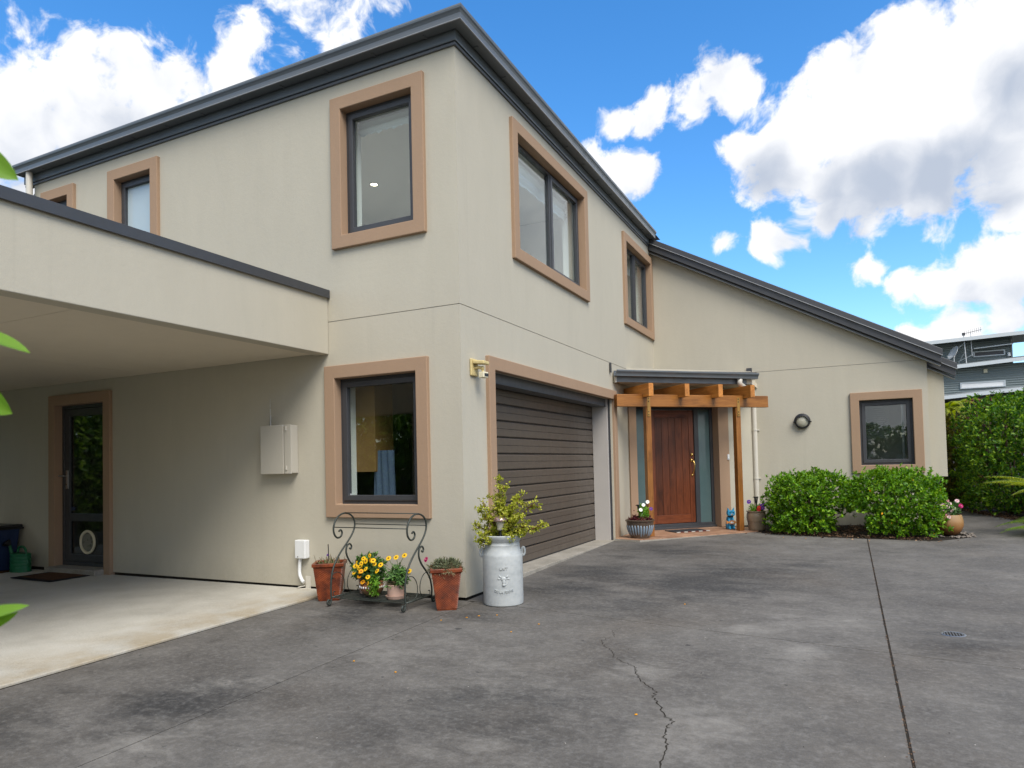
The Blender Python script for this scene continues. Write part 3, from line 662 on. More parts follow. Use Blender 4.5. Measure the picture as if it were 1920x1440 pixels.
mb = MB(); mb.box(-3.6, -3.5, .21, 7.1, 2.86, 5.01); mb.box(-3.49, -.3, 4.4, 4.5, 2.86, 5.01); mb.box(-6.4, -5.2, 3.0, 3.1, 2.86, 5.01); mb.build('partition', M['inner'], house)
mb = MB(); mb.box(0.2, 4.1, 9.3, 9.4, 0, 2.6); mb.box(.2, 4.1, L+.22, 9.3, 2.45, 2.55); mb.build('partition', M['inner'], house)
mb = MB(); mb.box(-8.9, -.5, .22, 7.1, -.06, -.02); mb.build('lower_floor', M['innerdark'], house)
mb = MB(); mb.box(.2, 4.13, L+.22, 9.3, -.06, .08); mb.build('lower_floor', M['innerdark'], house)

# windows -------------------------------------------------------------
def window(key, mull=None, sash=True, glass='glass', blind=0., w=.040):
    pl, out = WIN[key]; inn = grow(out, -INS)
    mb = MB(); pl.ring(mb, inn if False else grow(inn, .012), grow(inn, -w), -.125, -.062); fr_ = mb.build('window', M['metal'], house, bev=.004)
    mb = MB(); pl.ring(mb, out, inn, -.14, .042); mb.build('surround', M['tan'], fr_, bev=.007)
    i2 = grow(inn, -w); cells = [(i2[0], i2[1])]
    if mull is not None:
        mb = MB(); pl.box(mb, mull-.024, mull+.024, i2[2], i2[3], -.12, -.06); mb.build('mullion', M['metal'], fr_, bev=.003)
        cells = [(i2[0], mull-.024), (mull+.024, i2[1])]
    for ci, (a, b) in enumerate(cells):
        gr_ = (a, b, i2[2], i2[3])
        if sash and (mull is None or ci == len(cells)-1):
            mb = MB(); pl.ring(mb, grow(gr_, .008), grow(gr_, -.048), -.105, -.048); sh = mb.build('sash', M['metal'], fr_, bev=.006)
            gr_ = grow(gr_, -.046)
        mb = MB(); pl.box(mb, gr_[0], gr_[1], gr_[2], gr_[3], -.092, -.086); mb.build('pane', M[glass], fr_)
    if blind:
        a, b = inn[0]+.02, inn[1]-.02; zt = inn[3]-.01; zb = zt-blind*(inn[3]-inn[2]); mb = MB(); vs = []; nz = 18; nu = 26
        for i in range(nz+1):
            t = i/nz; z = zt+(zb-zt)*t; fold = .016*math.sin(t*math.pi*5)+.012*t
            for j in range(nu+1):
                u_ = a+(b-a)*j/nu; hem = (.010*math.sin(j*2.1)+.007*math.sin(j*5.3)) if i == nz else 0
                vs.append(pl(u_, z+hem, -.23-fold))
        mb.add(vs, [(i*(nu+1)+j, i*(nu+1)+j+1, (i+1)*(nu+1)+j+1, (i+1)*(nu+1)+j) for i in range(nz) for j in range(nu)])
        bl = mb.build('blind', M['blind'], fr_, smooth=True); so = bl.modifiers.new('thickness', 'SOLIDIFY'); so.thickness = .004
        # plastered reveal inside the opening
    mb = MB(); pl.ring(mb, grow(inn, .05), grow(inn, .004), -.30, -.13); mb.build('reveal', M['inner'], fr_)
    return fr_
w_uw = window('UW', blind=.13)
w_lw = window('LW')
w_w2 = window('W2', glass='frost'); window('W3', glass='glassdark')
w_ga = window('GA', mull=2.40, blind=.22)
w_gb = window('GB', mull=6.14, blind=.22)
w_rw = window('RW', glass='glass')
# downlight lit in the upper room
mb = MB(); mb.lathe([(.001, 0), (.045, 0), (.052, -.008), (.06, -.004), (.06, .01)], (-2.42, 1.95, 5.012), 20); dl = mb.build('downlight', M['white'], house, smooth=True)
em = bpy.data.materials.new('downlight_glow'); em.use_nodes = True; eb = em.node_tree.nodes['Principled BSDF']
eb.inputs['Emission Color'].default_value = (1, .86, .62, 1); eb.inputs['Emission Strength'].default_value = 6
mb = MB(); mb.lathe([(.0005, 0), (.044, 0)], (-2.42, 1.95, 5.009), 20); mb.build('bulb', em, dl)
pl_ = bpy.data.lights.new('downlight_lamp', 'SPOT'); pl_.energy = 40; pl_.spot_size = R(85); pl_.color = (1, .95, .88); pl_.shadow_soft_size = .04
plo = bpy.data.objects.new('downlight_lamp', pl_); link(plo, dl, Matrix.Translation((-2.42, 1.95, 4.99)))
# dressing seen through the glass
mb = MB(); mb.box(-1.80, -1.22, .30, .62, 1.16, 2.3); mb.build('cupboard', M['cupboard'], house, bev=.004)
vs = []; fs = []
for i in range(14):
    for j in range(9):
        vs.append((-1.28+i*.022+.0*j, .34+.02*math.sin(i*1.7+j*.2), .82+.07*j-.03*(i % 2)*(j == 0)))
        if i and j: k = i*9+j; fs.append((k-10, k-1, k, k-9))
mb = MB(); mb.add(vs, fs); mb.build('towel', M['cloth'], house, smooth=True)
for k_, x_, z_, pl_ in (('sticker', -1.43, .90, FR), ('sticker', -5.95, .74, FR)):
    mb = MB(); pl_.box(mb, x_, x_+.075, z_, z_+.045, -.080 if x_ > -2 else -.075, -.078 if x_ > -2 else -.072); mb.build('sticker', M['dish'] if x_ > -2 else M['blue'], house)
# slatted blind and monitor inside the study window
mb = MB()
for i in range(15): mb.obox((3.42, 8.1, 1.52+i*.036), (.42, 0, 0), (0, .03, .012), (0, 0, .002))
mb.build('slat_blind', M['blind'], house)
mb = MB(); mb.box(3.95, 4.13, 7.55, 7.57, .98, 1.12); mb.build('monitor', M['black'], house)

# carport side door ---------------------------------------------------
cdO = (-6.255, -5.002, -.055, 2.241)
mb = MB(); FR.ring(mb, cdO, (-6.123, -5.134, -.055, 2.109), -.14, .042, True); su = mb.build('door_surround', M['tan'], house, bev=.007)
mb = MB(); FR.ring(mb, (-6.123, -5.134, 0.03, 2.109), (-6.078, -5.179, .075, 2.064), -.13, -.06); dfr = mb.build('side_door', M['metal'], house, bev=.004)
mb = MB(); a, b = -6.076, -5.181
FR.ring(mb, (a, b, .08, 2.06), (a+.10, b-.095, .175, 1.965), -.115, -.068); FR.box(mb, a+.09, b-.09, .60, .70, -.114, -.069); mb.build('leaf', M['metal'], dfr, bev=.004)
for z0, z1 in ((.172, .602), (.698, 1.968)):
    mb = MB(); FR.box(mb, a+.098, b-.093, z0, z1, -.094, -.088); mb.build('pane', M['glassdark'], dfr)
mb = MB(); FR.box(mb, a+.025, a+.075, 1.02, 1.26, -.068, -.06); mb.tube([FR(a+.05, 1.19, -.065), FR(a+.05, 1.19, -.02), FR(a-.02, 1.19, -.015), FR(a-.075, 1.19, -.015)], .009, 8); mb.build('handle', M['steel'], dfr, bev=.002)
mb = MB(); T4 = Matrix.Translation(FR(-5.62, .335, -.087)) @ Matrix.Rotation(R(90), 4, 'X')
mb.lathe([(.128, .0), (.150, .0), (.155, .012), (.150, .024), (.128, .024), (.122, .014), (.122, .0)], (0, 0, 0), 36, T4); pet = mb.build('pet_door', M['cream'], dfr, smooth=40)
mb = MB(); mb.lathe([(.0005, .012), (.10, .012), (.112, .016), (.112, .006), (.0005, .006)], (0, 0, 0), 32, T4); mb.build('flap', plain('smoky_flap', (.20, .19, .15), .3, .5), pet, smooth=40)
mb = MB(); mb.box(-6.14, -5.12, -.16, .12, -.2, .028); mb.build('door_step', M['sill'], house, bev=.004)

# garage door ---------------------------------------------------------
gO = (.479, 4.642, .012, 2.285); gI = (.612, 4.510, .012, 2.15)
mb = MB(); GW.ring(mb, gO, gI, -.03, .042, True); mb.build('garage_surround', M['tan'], house, bev=.007)
for a, b in ((4.455, 4.53), (.555, .60)):
    mb = MB(); GW.box(mb, a, b, .02, 2.2, -.30, -.062); mb.build('garage_jamb', M['jamb'], house, bev=.003)
mb = MB(); GW.box(mb, 4.488, 4.516, .025, 2.16, -.058, -.030); mb.build('seal_strip', M['metal'], house)
mb = MB(); GW.box(mb, .60, 4.47, 2.055, 2.17, -.26, -.09); GW.box(mb, .60, 4.47, 2.045, 2.056, -.27, -.075); mb.build('door_head', M['flash'], house, bev=.008)
gd_ = MB(); GW.box(gd_, .575, 4.47, .02, 2.10, -.335, -.325); gdoor = gd_.build('garage_door', M['black'], house)
mb = MB(); pit = .1850; z0 = .035
prof = [(0, .0), (.012, .002), (.020, .010), (.021, .086), (.016, .0885), (.016, .0915), (.0215, .094), (.0225, .160), (.018, .168), (.006, .173), (0, .174)]
ya, yb_ = .57, 4.452
mb.prism([(-.322+d, ya, z) for d, z in prof]+[], (0, yb_-ya, 0)); s0 = mb.build('slat', M['garage'], gdoor, bev=.0015, world=Matrix.Translation((0, 0, z0)))
for i in range(1, 11): s1 = share('slat', s0, gdoor, Matrix.Translation((0, 0, z0+pit*i)))
mb = MB(); GW.box(mb, .57, 4.452, .028, .05, -.325, -.30); mb.build('bottom_seal', M['black'], gdoor)
mb = MB(); mb.box(-5.5, -.55, .6, 5.0, -.02, .02); mb.build('garage_floor', M['innerdark'], house)

# eaves ---------------------------------------------------------------
def sweep(mb, prof, x0=-6.80, y1=6.885, closed=True):
    n = len(prof); vs = []
    for d, z in prof: vs.append((x0, -d, z))
    for d, z in prof: vs.append((d, -d, z))
    for d, z in prof: vs.append((d, y1, z))
    fs = []
    for sgm in range(2):
        for k in range(n if closed else n-1):
            j = (k+1) % n; fs.append((sgm*n+k, sgm*n+j, (sgm+1)*n+j, (sgm+1)*n+k))
    if closed: fs += [tuple(range(n)), tuple(2*n+k for k in range(n))]
    return mb.add(vs, fs)
mb = MB(); sweep(mb, [(-.05, 5.140), (.020, 5.140), (.020, 5.168), (-.05, 5.168)]); mb.build('wall_flashing', M['flash'], house, bev=.003)
mb = MB(); sweep(mb, [(-.05, 5.176), (.030, 5.176), (.034, 5.186), (.034, 5.34), (-.05, 5.34)]); mb.build('fascia', M['gutter'], house)
gp = [(.040, 5.272), (.150, 5.272), (.156, 5.276), (.157, 5.300), (.160, 5.322), (.170, 5.342), (.180, 5.356), (.184, 5.372), (.182, 5.388), (.174, 5.394), (.166, 5.390), (.166, 5.380), (.172, 5.368), (.160, 5.350), (.150, 5.322), (.148, 5.282), (.048, 5.282), (.048, 5.36), (.040, 5.36)]
mb = MB(); sweep(mb, gp); mb.build('gutter', M['gutter'], house)
mb = MB(); sweep(mb, [(.147, 5.267), (.1585, 5.267), (.1595, 5.2705), (.1595, 5.2735), (.147, 5.2735)]); mb.build('gutter_lip', M['roofedge'], house)
br = MB(); br.box(-.010, .010, -.03, .03, -.006, 0); 
b0 = None
for i in range(11):
    x = -.28-.60*i
    if b0 is None: b0 = br.build('gutter_clip', M['gutter'], house, world=Matrix.Translation((x, -.065, 5.271)))
    else: share('gutter_clip', b0, house, Matrix.Translation((x, -.065, 5.271)))
for i in range(11): share('gutter_clip', b0, house, Matrix.Translation((.065, .30+.60*i, 5.271)) @ Matrix.Rotation(R(90), 4, 'Z'))
# hip roof above the gutter
x0, x1, y0, y1, ze, rz = -6.85, .16, -.16, 7.25, 5.345, 5.95
mb = MB(); A, B, C, D_ = (x0, y0, ze), (x1, y0, ze), (x1, y1, ze), (x0, y1, ze); Rg, Rh = (x0+3.5, 3.5, rz), (x1-3.5, 3.5, rz)
mb.add([A, B, C, D_, Rg, Rh], [(0, 1, 5, 4), (1, 2, 5), (2, 3, 4, 5), (3, 0, 4), (3, 2, 1, 0)]); mb.build('roof', M['roof'], house)
# lean-to roof beyond the far end
mb = MB(); mb.prism([(-6.66, .05, 5.1), (-9.4, .05, 3.3), (-9.4, .05, 3.15), (-6.66, .05, 4.95)], (0, 7, 0)); mb.build('rear_roof', M['roof'], house)
mb = MB(); mb.tube([(-6.56, -.10, 5.29), (-6.56, -.10, 2.9)], .04, 14); mb.build('downpipe', M['pvc'], house, smooth=40)
# gable wing roof: sloping verge
SLV = V((1, 0, -.5485)); XA, XB = -.02, 4.545
def verge(mb, xa, xb, top, th, y0_, y1_, c=5.325):
    mb.prism([(xa, y0_, c-.5485*xa-top), (xb, y0_, c-.5485*xb-top), (xb, y0_, c-.5485*xb-top-th), (xa, y0_, c-.5485*xa-top-th)], (0, y1_-y0_, 0)); return mb
for xa, xb, yo, cc in ((.0, XB, 6.95, 5.325), (4.10, 4.80, 7.55, 5.30)):
    mb = MB(); verge(mb, xa, xb, 0, .040, yo-.03, 11.6, cc); mb.build('wing_roof', M['roof'], house)
    mb = MB(); verge(mb, xa, xb, .006, .098, yo-.048, yo-.002, cc); mb.build('verge_cap', M['roof'], house, bev=.004)
    mb = MB(); verge(mb, xa, xb, .100, .010, yo-.060, yo-.0, cc); mb.build('verge_drip', M['roofedge'], house)
    mb = MB(); verge(mb, xa, xb-.02, .105, .125, yo-.028, yo+.02, cc); mb.build('verge_board', M['roof'], house, bev=.004)
    mb = MB(); verge(mb, xa, xb-.03, .243, .030, yo+.02, yo+.16, cc); mb.build('verge_soffit', M['flash'], house, bev=.002)
    mb = MB(); verge(mb, xa, xb-.03, .270, .007, yo+.012, yo+.10, cc); mb.build('verge_trim', M['roofedge'], house)
# cantilevered bay on the far side
mb = MB(); mb.box(4.35, 4.62, 7.62, 9.3, .845, 2.62); mb.build('bay', M['wall'], house, bev=.004)

# entrance canopy -----------------------------------------------------
mb = MB()
pt = [SP(-.50, 0, .53), SP(2.02, 0, .53)]; A, B = pt
mb.prism([(max(.005, A.x), A.y, 2.43), (B.x, B.y, 2.43), (B.x, L-.004, 2.43), (.005, L-.004, 2.43)], (0, 0, .07)); can = mb.build('canopy', M['soffit'], house)
mb = MB(); SP.box(mb, -.47, 1.90, 2.42, 2.545, .53, .555); mb.build('canopy_fascia', M['gutter'], can, bev=.003)
mb = MB(); SP.box(mb, -.495, -.47, 2.415, 2.55, .50, .556); mb.build('canopy_end', M['pvc'], can)
gq = [(.556, 2.500), (.640, 2.500), (.648, 2.504), (.650, 2.530), (.662, 2.552), (.676, 2.568), (.678, 2.586), (.668, 2.594), (.658, 2.584), (.640, 2.552), (.636, 2.512), (.566, 2.512), (.566, 2.58), (.556, 2.58)]
mb = MB(); mb.prism([SP(-.52, z-.0, d) for d, z in gq], SP.u*2.575); mb.build('canopy_gutter', M['gutter'], can, smooth=30)
mb = MB(); mb.add([(max(.004, A.x), A.y, 2.565), (B.x, B.y, 2.565), (B.x, L-.003, 2.68), (.004, L-.003, 2.72)], [(0, 1, 2, 3)]); rf = mb.build('canopy_roof', M['roof'], can); so = rf.modifiers.new('t', 'SOLIDIFY'); so.thickness = .03
mb = MB(); mb.box(.006, .03, 4.42, 4.46, 2.55, 2.70); mb.build('flashing', M['metal'], can, bev=.003)
mb = MB(); mb.box(1.64, 1.73, L-.06, L-.004, 2.60, 2.78); mb.build('flashing', M['metal'], can, bev=.003)
# downpipe from the canopy
dp = [SP(1.735, 2.50, .60), SP(1.735, 2.42, .60), (1.70, 6.35, 2.375), (1.735, 6.85, 2.345), (1.745, L-.065, 2.30), (1.745, L-.065, 2.2), (1.745, L-.065, .09)]
mb = MB(); mb.tube(crom(dp[:5], 6)+[V(dp[5]), V(dp[6])], .041, 16); dpo = mb.build('downpipe', M['pvc'], house, smooth=50)
for z in (1.70, .865):
    mb = MB(); mb.lathe([(.0415, -.012), (.047, -.012), (.047, .012), (.0415, .012)], (1.745, L-.065, z), 20); mb.box(1.745-.075, 1.745+.075, L-.02, L-.004, z-.011, z+.011); mb.build('pipe_clip', M['pvc'], dpo)

# front door in the splayed wall --------------------------------------
mb = MB(); SP.ring(mb, (.006, 1.905, pz+.004, 2.24), (.140, 1.700, pz+.004, 2.105), -.15, .035, True); mb.build('entry_surround', M['tan'], house, bev=.007)
mb = MB(); F0 = (.140, 1.700, .098, 2.105)
SP.ring(mb, F0, (.185, 1.648, .150, 2.058), -.20, -.13)
for a, b in ((.400, .478), (1.330, 1.412)): SP.box(mb, a, b, .145, 2.06, -.199, -.128)
ent = mb.build('entry_frame', M['metal'], house, bev=.004)
mb = MB(); SP.box(mb, .12, 1.72, .02, .10, -.22, -.09); mb.build('sill', M['metal'], ent, bev=.003)
for a, b in ((.183, .402), (1.410, 1.650)):
    mb = MB(); SP.box(mb, a, b, .148, 2.06, -.168, -.160); mb.build('sidelight', M['sidelight'], ent)
mb = MB(); SP.box(mb, .482, 1.326, .155, 2.054, -.195, -.170); fd = mb.build('front_door', M['black'], house)
def plank(u0, u1, z0, z1, d0, d1, parent, vertical=True):
    mb = MB(); ln, wd = (z1-z0, u1-u0) if vertical else (u1-u0, z1-z0)
    mb.box(-ln/2, ln/2, -wd/2, wd/2, 0, d1-d0); c = SP((u0+u1)/2, (z0+z1)/2, d0)
    X = V((0, 0, 1)) if vertical else SP.u; Y = SP.n.cross(X)
    return mb.build('plank', M['cedar'], parent, bev=.0035, world=frame_mx(c, X, Y, SP.n))
plank(.484, .578, .158, 2.052, -.172, -.146, fd); plank(1.232, 1.324, .158, 2.052, -.172, -.146, fd)
plank(.580, 1.230, 1.925, 2.052, -.172, -.147, fd, False); plank(.580, 1.230, .158, .300, -.172, -.147, fd, False)
pw_ = (1.230-.580)/5
for i in range(5): plank(.580+i*pw_+.0015, .580+(i+1)*pw_-.0015, .302, 1.923, -.172, -.151, fd)
mb = MB(); hc = 1.277
mb.lathe([(.0005, .028), (.014, .028), (.020, .020), (.026, .008), (.028, 0)], (0, 0, 0), 20, Matrix.Translation(SP(hc, 1.30, -.146)) @ frame_mx((0, 0, 0), SP.u, V((0, 0, 1)), SP.n))
mb.lathe([(.0005, .024), (.018, .024), (.026, .014), (.031, .004), (.032, 0)], (0, 0, 0), 20, Matrix.Translation(SP(hc, 1.20, -.146)) @ frame_mx((0, 0, 0), SP.u, V((0, 0, 1)), SP.n))
mb.tube(crom([SP(hc, 1.21, -.130), SP(hc, 1.19, -.095), SP(hc+.008, 1.14, -.075), SP(hc+.006, 1.06, -.080), SP(hc, .99, -.110), SP(hc, .965, -.140)], 5), [.013]*6+[.010]*20, 10)
mb.ell(SP(hc, .955, -.142), (.022, .022, .026), 12, 8); mb.ell(SP(hc, 1.165, -.09), (.010, .010, .018), 8, 6)
mb.build('handle', M['brass'], fd, smooth=True)

# carport -------------------------------------------------------------
cp = thing('carport', 'flat roofed beige carport with plain parapet and dark metal capping', 'carport', (-1.557, 0, 2.4))
mb = MB(); mb.box(-1.717, -1.557, -7.0, -.004, 2.372, 2.965); mb.build('parapet', M['wall'], cp, bev=.006)
mb = MB(); mb.box(-9.1, -1.72, -7.0, -6.85, 2.372, 2.965); mb.build('parapet', M['wall'], cp, bev=.006)
mb = MB(); mb.box(-1.75, -1.535, -7.02, -.006, 2.968, 3.032); mb.box(-1.533, -1.528, -7.02, -.006, 2.945, 3.030); mb.build('capping', M['metal'], cp, bev=.004)
mb = MB(); mb.box(-9.1, -1.73, -6.84, -.01, 2.62, 2.70); mb.build('roof_deck', M['roof'], cp)
xs = [-9.1, -6.7, -4.3, -1.722]; ys = [-6.84, -4.86, -2.46, -.006]
for i in range(3):
    for j in range(3):
        mb = MB(); mb.box(xs[i]+.0025, xs[i+1]-.0025, ys[j]+.0025, ys[j+1]-.0025, 2.388, 2.40); mb.build('soffit_panel', M['soffit'], cp)
mb = MB(); mb.box(-9.1, -1.722, -6.84, -.006, 2.402, 2.42); mb.build('soffit_backing', M['inner'], cp)
for x in (-1.68, -5.2, -9.0):
    mb = MB(); mb.box(x-.1, x+.1, -6.98, -6.78, -.2, 2.371); mb.build('post', M['wall'], cp, bev=.01)

# pergola ---------------------------------------------------------------
pg = thing('pergola', 'oiled timber pergola with four rafters over the front door', 'pergola', SP(.8, pz, .67))
for u in (-.02, 1.606):
    mb = MB(); h = 2.05-pz; mb.box(-h/2, h/2, -.045, .045, -.045, .045)
    mb.build('post', M['pine'], pg, bev=.005, world=frame_mx(SP(u, pz+h/2, .655), (0, 0, 1), SP.u, V((0, 0, 1)).cross(SP.u)))
mb = MB(); mb.box(-1.37, 1.37, -.045, .045, -.0925, .0925); mb.build('beam', M['pine'], pg, bev=.005, world=frame_mx(SP(.815, 2.125, .665), SP.u, V((0, 0, 1)).cross(SP.u), (0, 0, 1)))
for u in (-.085, .539, 1.140, 1.735):
    # side profile (distance from wall, height) with a notch sitting over the beam
    pf = [(-.48, -.10), (.26-.045, -.10), (.26-.045, -.055), (.26+.045+.047, -.055), (.26+.052, -.055), (.26+.052, -.10), (.50, -.10), (.50, .095), (-.48, .095)]
    pf = [p for i, p in enumerate(pf) if i != 3]
    mb = MB(); mb.prism([(d, -.040, z) for d, z in pf], (0, .08, 0))
    mb.build('rafter', M['pine'], pg, bev=.004, world=frame_mx(SP(u, 2.2725, .405), SP.n, V((0, 0, 1)).cross(SP.n), (0, 0, 1)))
for u in (-.02, 1.606):
    mb = MB(); SP.box(mb, u-.026, u+.026, 1.885, 2.185, .711, .7145); bk = mb.build('bracket', M['bolt'], pg, bev=.001)
    for z in (2.16, 2.115, 1.955, 1.91):
        mb = MB(); mb.lathe([(.0005, .008), (.007, .007), (.010, 0)], (0, 0, 0), 8, Matrix.Translation(SP(u-.004, z, .7145)) @ frame_mx((0, 0, 0), SP.u, V((0, 0, 1)), SP.n)); mb.build('bolt', M['black'], bk)

# ================================================================== WALL FITTINGS
t = thing('meter_box', 'beige metal meter box with thin aerial on the carport wall', 'meter box', (-2.2, 0, 1.16))
mb = MB(); FR.box(mb, -2.40, -1.985, 1.165, 1.665, 0.002, .098); mb.build('case', M['cream'] if False else plain('beige_box_paint', (.46, .43, .36), .5, .4, var=.03), t, bev=.006)
bx_m = bpy.data.materials['beige_box_paint']
mb = MB(); FR.box(mb, -2.405, -2.085, 1.16, 1.67, .099, .115); mb.build('door', bx_m, t, bev=.004)
mb = MB(); FR.box(mb, -2.072, -1.982, 1.16, 1.67, .099, .110); mb.build('side_panel', bx_m, t, bev=.004)
for z in (1.20, 1.61):
    mb = MB(); mb.tube([FR(-2.045, z, .114), FR(-2.045, z+.045, .114)], .009, 8); mb.build('hinge', bx_m, t)
mb = MB(); mb.tube([FR(-2.30, 1.666, .07), FR(-2.30, 1.70, .07)], .008, 8); mb.tube([FR(-2.30, 1.70, .07), FR(-2.30, 1.78, .07)], .005, 8); mb.tube([FR(-2.30, 1.78, .07), FR(-2.303, 1.955, .07)], .0022, 6); mb.build('aerial', M['steel'], t)
t = thing('cable_box', 'small white plastic cable box with bent conduit low on the wall', 'cable box', (-1.9, 0, .28))
mb = MB(); FR.box(mb, -1.985, -1.845, .285, .475, .002, .075); mb.build('cover', M['white'], t, bev=.010, seg=3)
mb = MB(); mb.tube(crom([FR(-1.945, .29, .035), FR(-1.955, .20, .035), FR(-1.95, .12, .04), FR(-1.91, .06, .05), FR(-1.885, .045, .05)], 6), .018, 12); mb.build('conduit', M['white'], t, smooth=50)
mb = MB(); FR.box(mb, -1.90, -1.84, -.03, .10, .002, .012); mb.tube(crom([FR(-1.90, .0, .02), FR(-1.95, -.01, .06), FR(-1.98, -.03, .05), FR(-1.93, -.03, .08), FR(-1.87, -.02, .05)], 5), .006, 6); mb.build('cable_tail', M['pvc'], t)
for z_ in (.305,):
    mb = MB(); mb.lathe([(.0005, .005), (.006, .004), (.007, 0)], (0, 0, 0), 8, Matrix.Translation(FR(-1.94, z_, .075)) @ Matrix.Rotation(R(90), 4, 'X')); mb.build('screw', M['steel'], t)

t = thing('security_light', 'yellowed plastic motion sensor light on wall beside the garage', 'sensor light', (0, .22, 2.03))
GX = lambda u, z, d: GW(u, z, d)
mb = MB(); GW.box(mb, .155, .295, 2.05, 2.215, .002, .022); mb.build('back_plate', M['ivory'], t, bev=.010, seg=3)
mb = MB(); mb.prism([GX(.175, 2.20, .022), GX(.285, 2.20, .022), GX(.285, 2.165, .022), GX(.175, 2.165, .022)], V((.12, .01, -.012))); mb.build('hood', M['ivory'], t, bev=.010, seg=3)
mb = MB(); mb.tube(crom([GX(.225, 2.125, .015), GX(.225, 2.13, .06), GX(.235, 2.125, .085)], 4), .015, 10); mb.ell(GX(.237, 2.122, .095), (.021, .021, .021), 12, 8); mb.tube([GX(.237, 2.12, .095), GX(.24, 2.085, .10)], .012, 10); mb.build('arm', M['ivory'], t, smooth=50)
mb = MB(); mb.obox(GX(.205, 2.028, .068), (.062, -.012, 0), (.014, .075, 0), (0, 0, .056)); sh = mb.build('sensor_head', M['cream'], t, bev=.008, seg=3)
mb = MB(); mb.obox(GX(.208, 2.040, .131), (.004, -.001, 0), (.011, .058, 0), (0, 0, .030)); mb.build('lens', M['black'], sh, bev=.002)
t = thing('bulkhead_light', 'round black bulkhead lamp with frosted glass on the entrance wall', 'wall lamp', (2.51, L, 1.81))
T4 = Matrix.Translation((2.51, L, 1.815)) @ Matrix.Rotation(R(90), 4, 'X')
mb = MB(); mb.lathe([(.001, .002), (.118, .002), (.126, .012), (.126, .05), (.117, .066), (.103, .070), (.097, .060), (.001, .058)], (0, 0, 0), 40, T4); mb.build('body', M['black'], t, smooth=35)
mb = MB(); mb.lathe([(.0005, .092), (.04, .088), (.075, .078), (.0965, .060)], (0, 0, 0), 36, T4); mb.build('lens', M['lamp'], t, smooth=True)
pf = [(.100+.0*k, 0) for k in range(2)]
mb = MB(); n_ = 16; vs = []
for i in range(n_+1):
    a = math.pi*i/n_
    for rr, dd in ((.128, .05), (.088, .085), (.088, .108), (.128, .094)): vs.append((2.51+rr*math.cos(a), L-dd, 1.815+rr*math.sin(a)))
mb.add(vs, [(i*4+k, i*4+(k+1) % 4, (i+1)*4+(k+1) % 4, (i+1)*4+k) for i in range(n_) for k in range(4)]+[(0, 1, 2, 3), tuple(n_*4+k for k in range(4))]); mb.build('eyelid', M['black'], t, smooth=40)
for sx in (-1, 1):
    mb = MB(); mb.ell((2.51+sx*.132, L-.02, 1.805), (.012, .012, .012), 8, 6); mb.build('lug', M['black'], t)
t = thing('doorbell', 'small white doorbell button beside the front door', 'doorbell', SP(1.83, 1.2, .04))
mb = MB(); SP.box(mb, 1.855, 1.893, 1.195, 1.290, .036, .052); mb.build('case', M['white'], t, bev=.004)
mb = MB(); SP.box(mb, 1.862, 1.886, 1.205, 1.225, .0525, .058); mb.build('button', M['dish'], t, bev=.002)

# ================================================================== POTS AND ORNAMENTS
def flower_mesh(name, kind):
    mb = MB()
    if kind in ('daisy', 'gold'):
        npet = 11
        for k in range(npet):
            a = 2*math.pi*k/npet; r1, w = .026, .0075
            c, s_ = math.cos(a), math.sin(a)
            pts = [(.006, -.003, 0), (.018, -w, .001), (r1, -w*.5, -.002), (r1+.002, 0, -.003), (r1, w*.5, -.002), (.018, w, .001), (.006, .003, 0)]
            mb.add([(x*c-y_*s_, x*s_+y_*c, z+.0005*(k % 2)) for x, y_, z in pts], [tuple(range(7))])
        mb.cur = 1; mb.lathe([(.0004, .007), (.005, .006), (.0085, .002), (.009, -.001)], (0, 0, 0), 10)
        mats = [M['pt_yellow'] if kind == 'daisy' else M['pt_gold'], M['pt_brown']]
    elif kind == 'pompon':
        for lay, (rr, tl, nn) in enumerate(((.034, .1, 12), (.027, .5, 10), (.018, .95, 8), (.009, 1.3, 5))):
            for k in range(nn):
                a = 2*math.pi*(k+.5*lay)/nn; c, s_ = math.cos(a), math.sin(a); ct, st = math.cos(tl), math.sin(tl)
                for_p = [(.003, -.002), (rr*.6, -.008), (rr, -.005), (rr, .005), (rr*.6, .008), (.003, .002)]
                mb.add([((x*ct)*c-y_*s_, (x*ct)*s_+y_*c, x*st+.002*lay) for x, y_ in for_p], [tuple(range(6))])
        mb.cur = 1; mb.ell((0, 0, .012), (.008, .008, .008), 8, 6); mats = [M['pt_palepink'], M['pt_pink']]
    elif kind == 'pansy':
        for k, (a, rr, w) in enumerate(((1.57, .024, .016), (.3, .022, .015), (2.84, .022, .015), (-1.0, .02, .014), (-2.14, .02, .014))):
            c, s_ = math.cos(a), math.sin(a)
            pts = [(0, -.003), (rr*.6, -w), (rr, -w*.6), (rr*1.08, 0), (rr, w*.6), (rr*.6, w), (0, .003)]
            mb.add([(x*c-y_*s_, x*s_+y_*c, .0012*k) for x, y_ in pts], [tuple(range(7))])
        mb.cur = 1; mb.ell((0, 0, .005), (.004, .004, .003), 6, 4); mats = [M['pt_purple'], M['pt_yellow']]
    elif kind == 'bud':
        mb.ell((0, 0, 0), (.008, .008, .009), 8, 6); mats = [M['pt_brown']]
    o = mb.build(name, mats if len(mats) > 1 else mats[0], None); COL.objects.unlink(o); return o
FL = {k: flower_mesh('flower', k) for k in ('daisy', 'gold', 'pompon', 'pansy', 'bud')}
def recolour(src, petal):
    me = src.data.copy(); me.materials[0] = petal; o = bpy.data.objects.new('flower', me); return o
FL['white'] = recolour(FL['pansy'], M['pt_white']); FL['red'] = recolour(FL['pansy'], M['pt_red']); FL['pinkdeep'] = recolour(FL['pompon'], M['pt_magenta']); FL['midpink'] = recolour(FL['pompon'], M['pt_pink'])
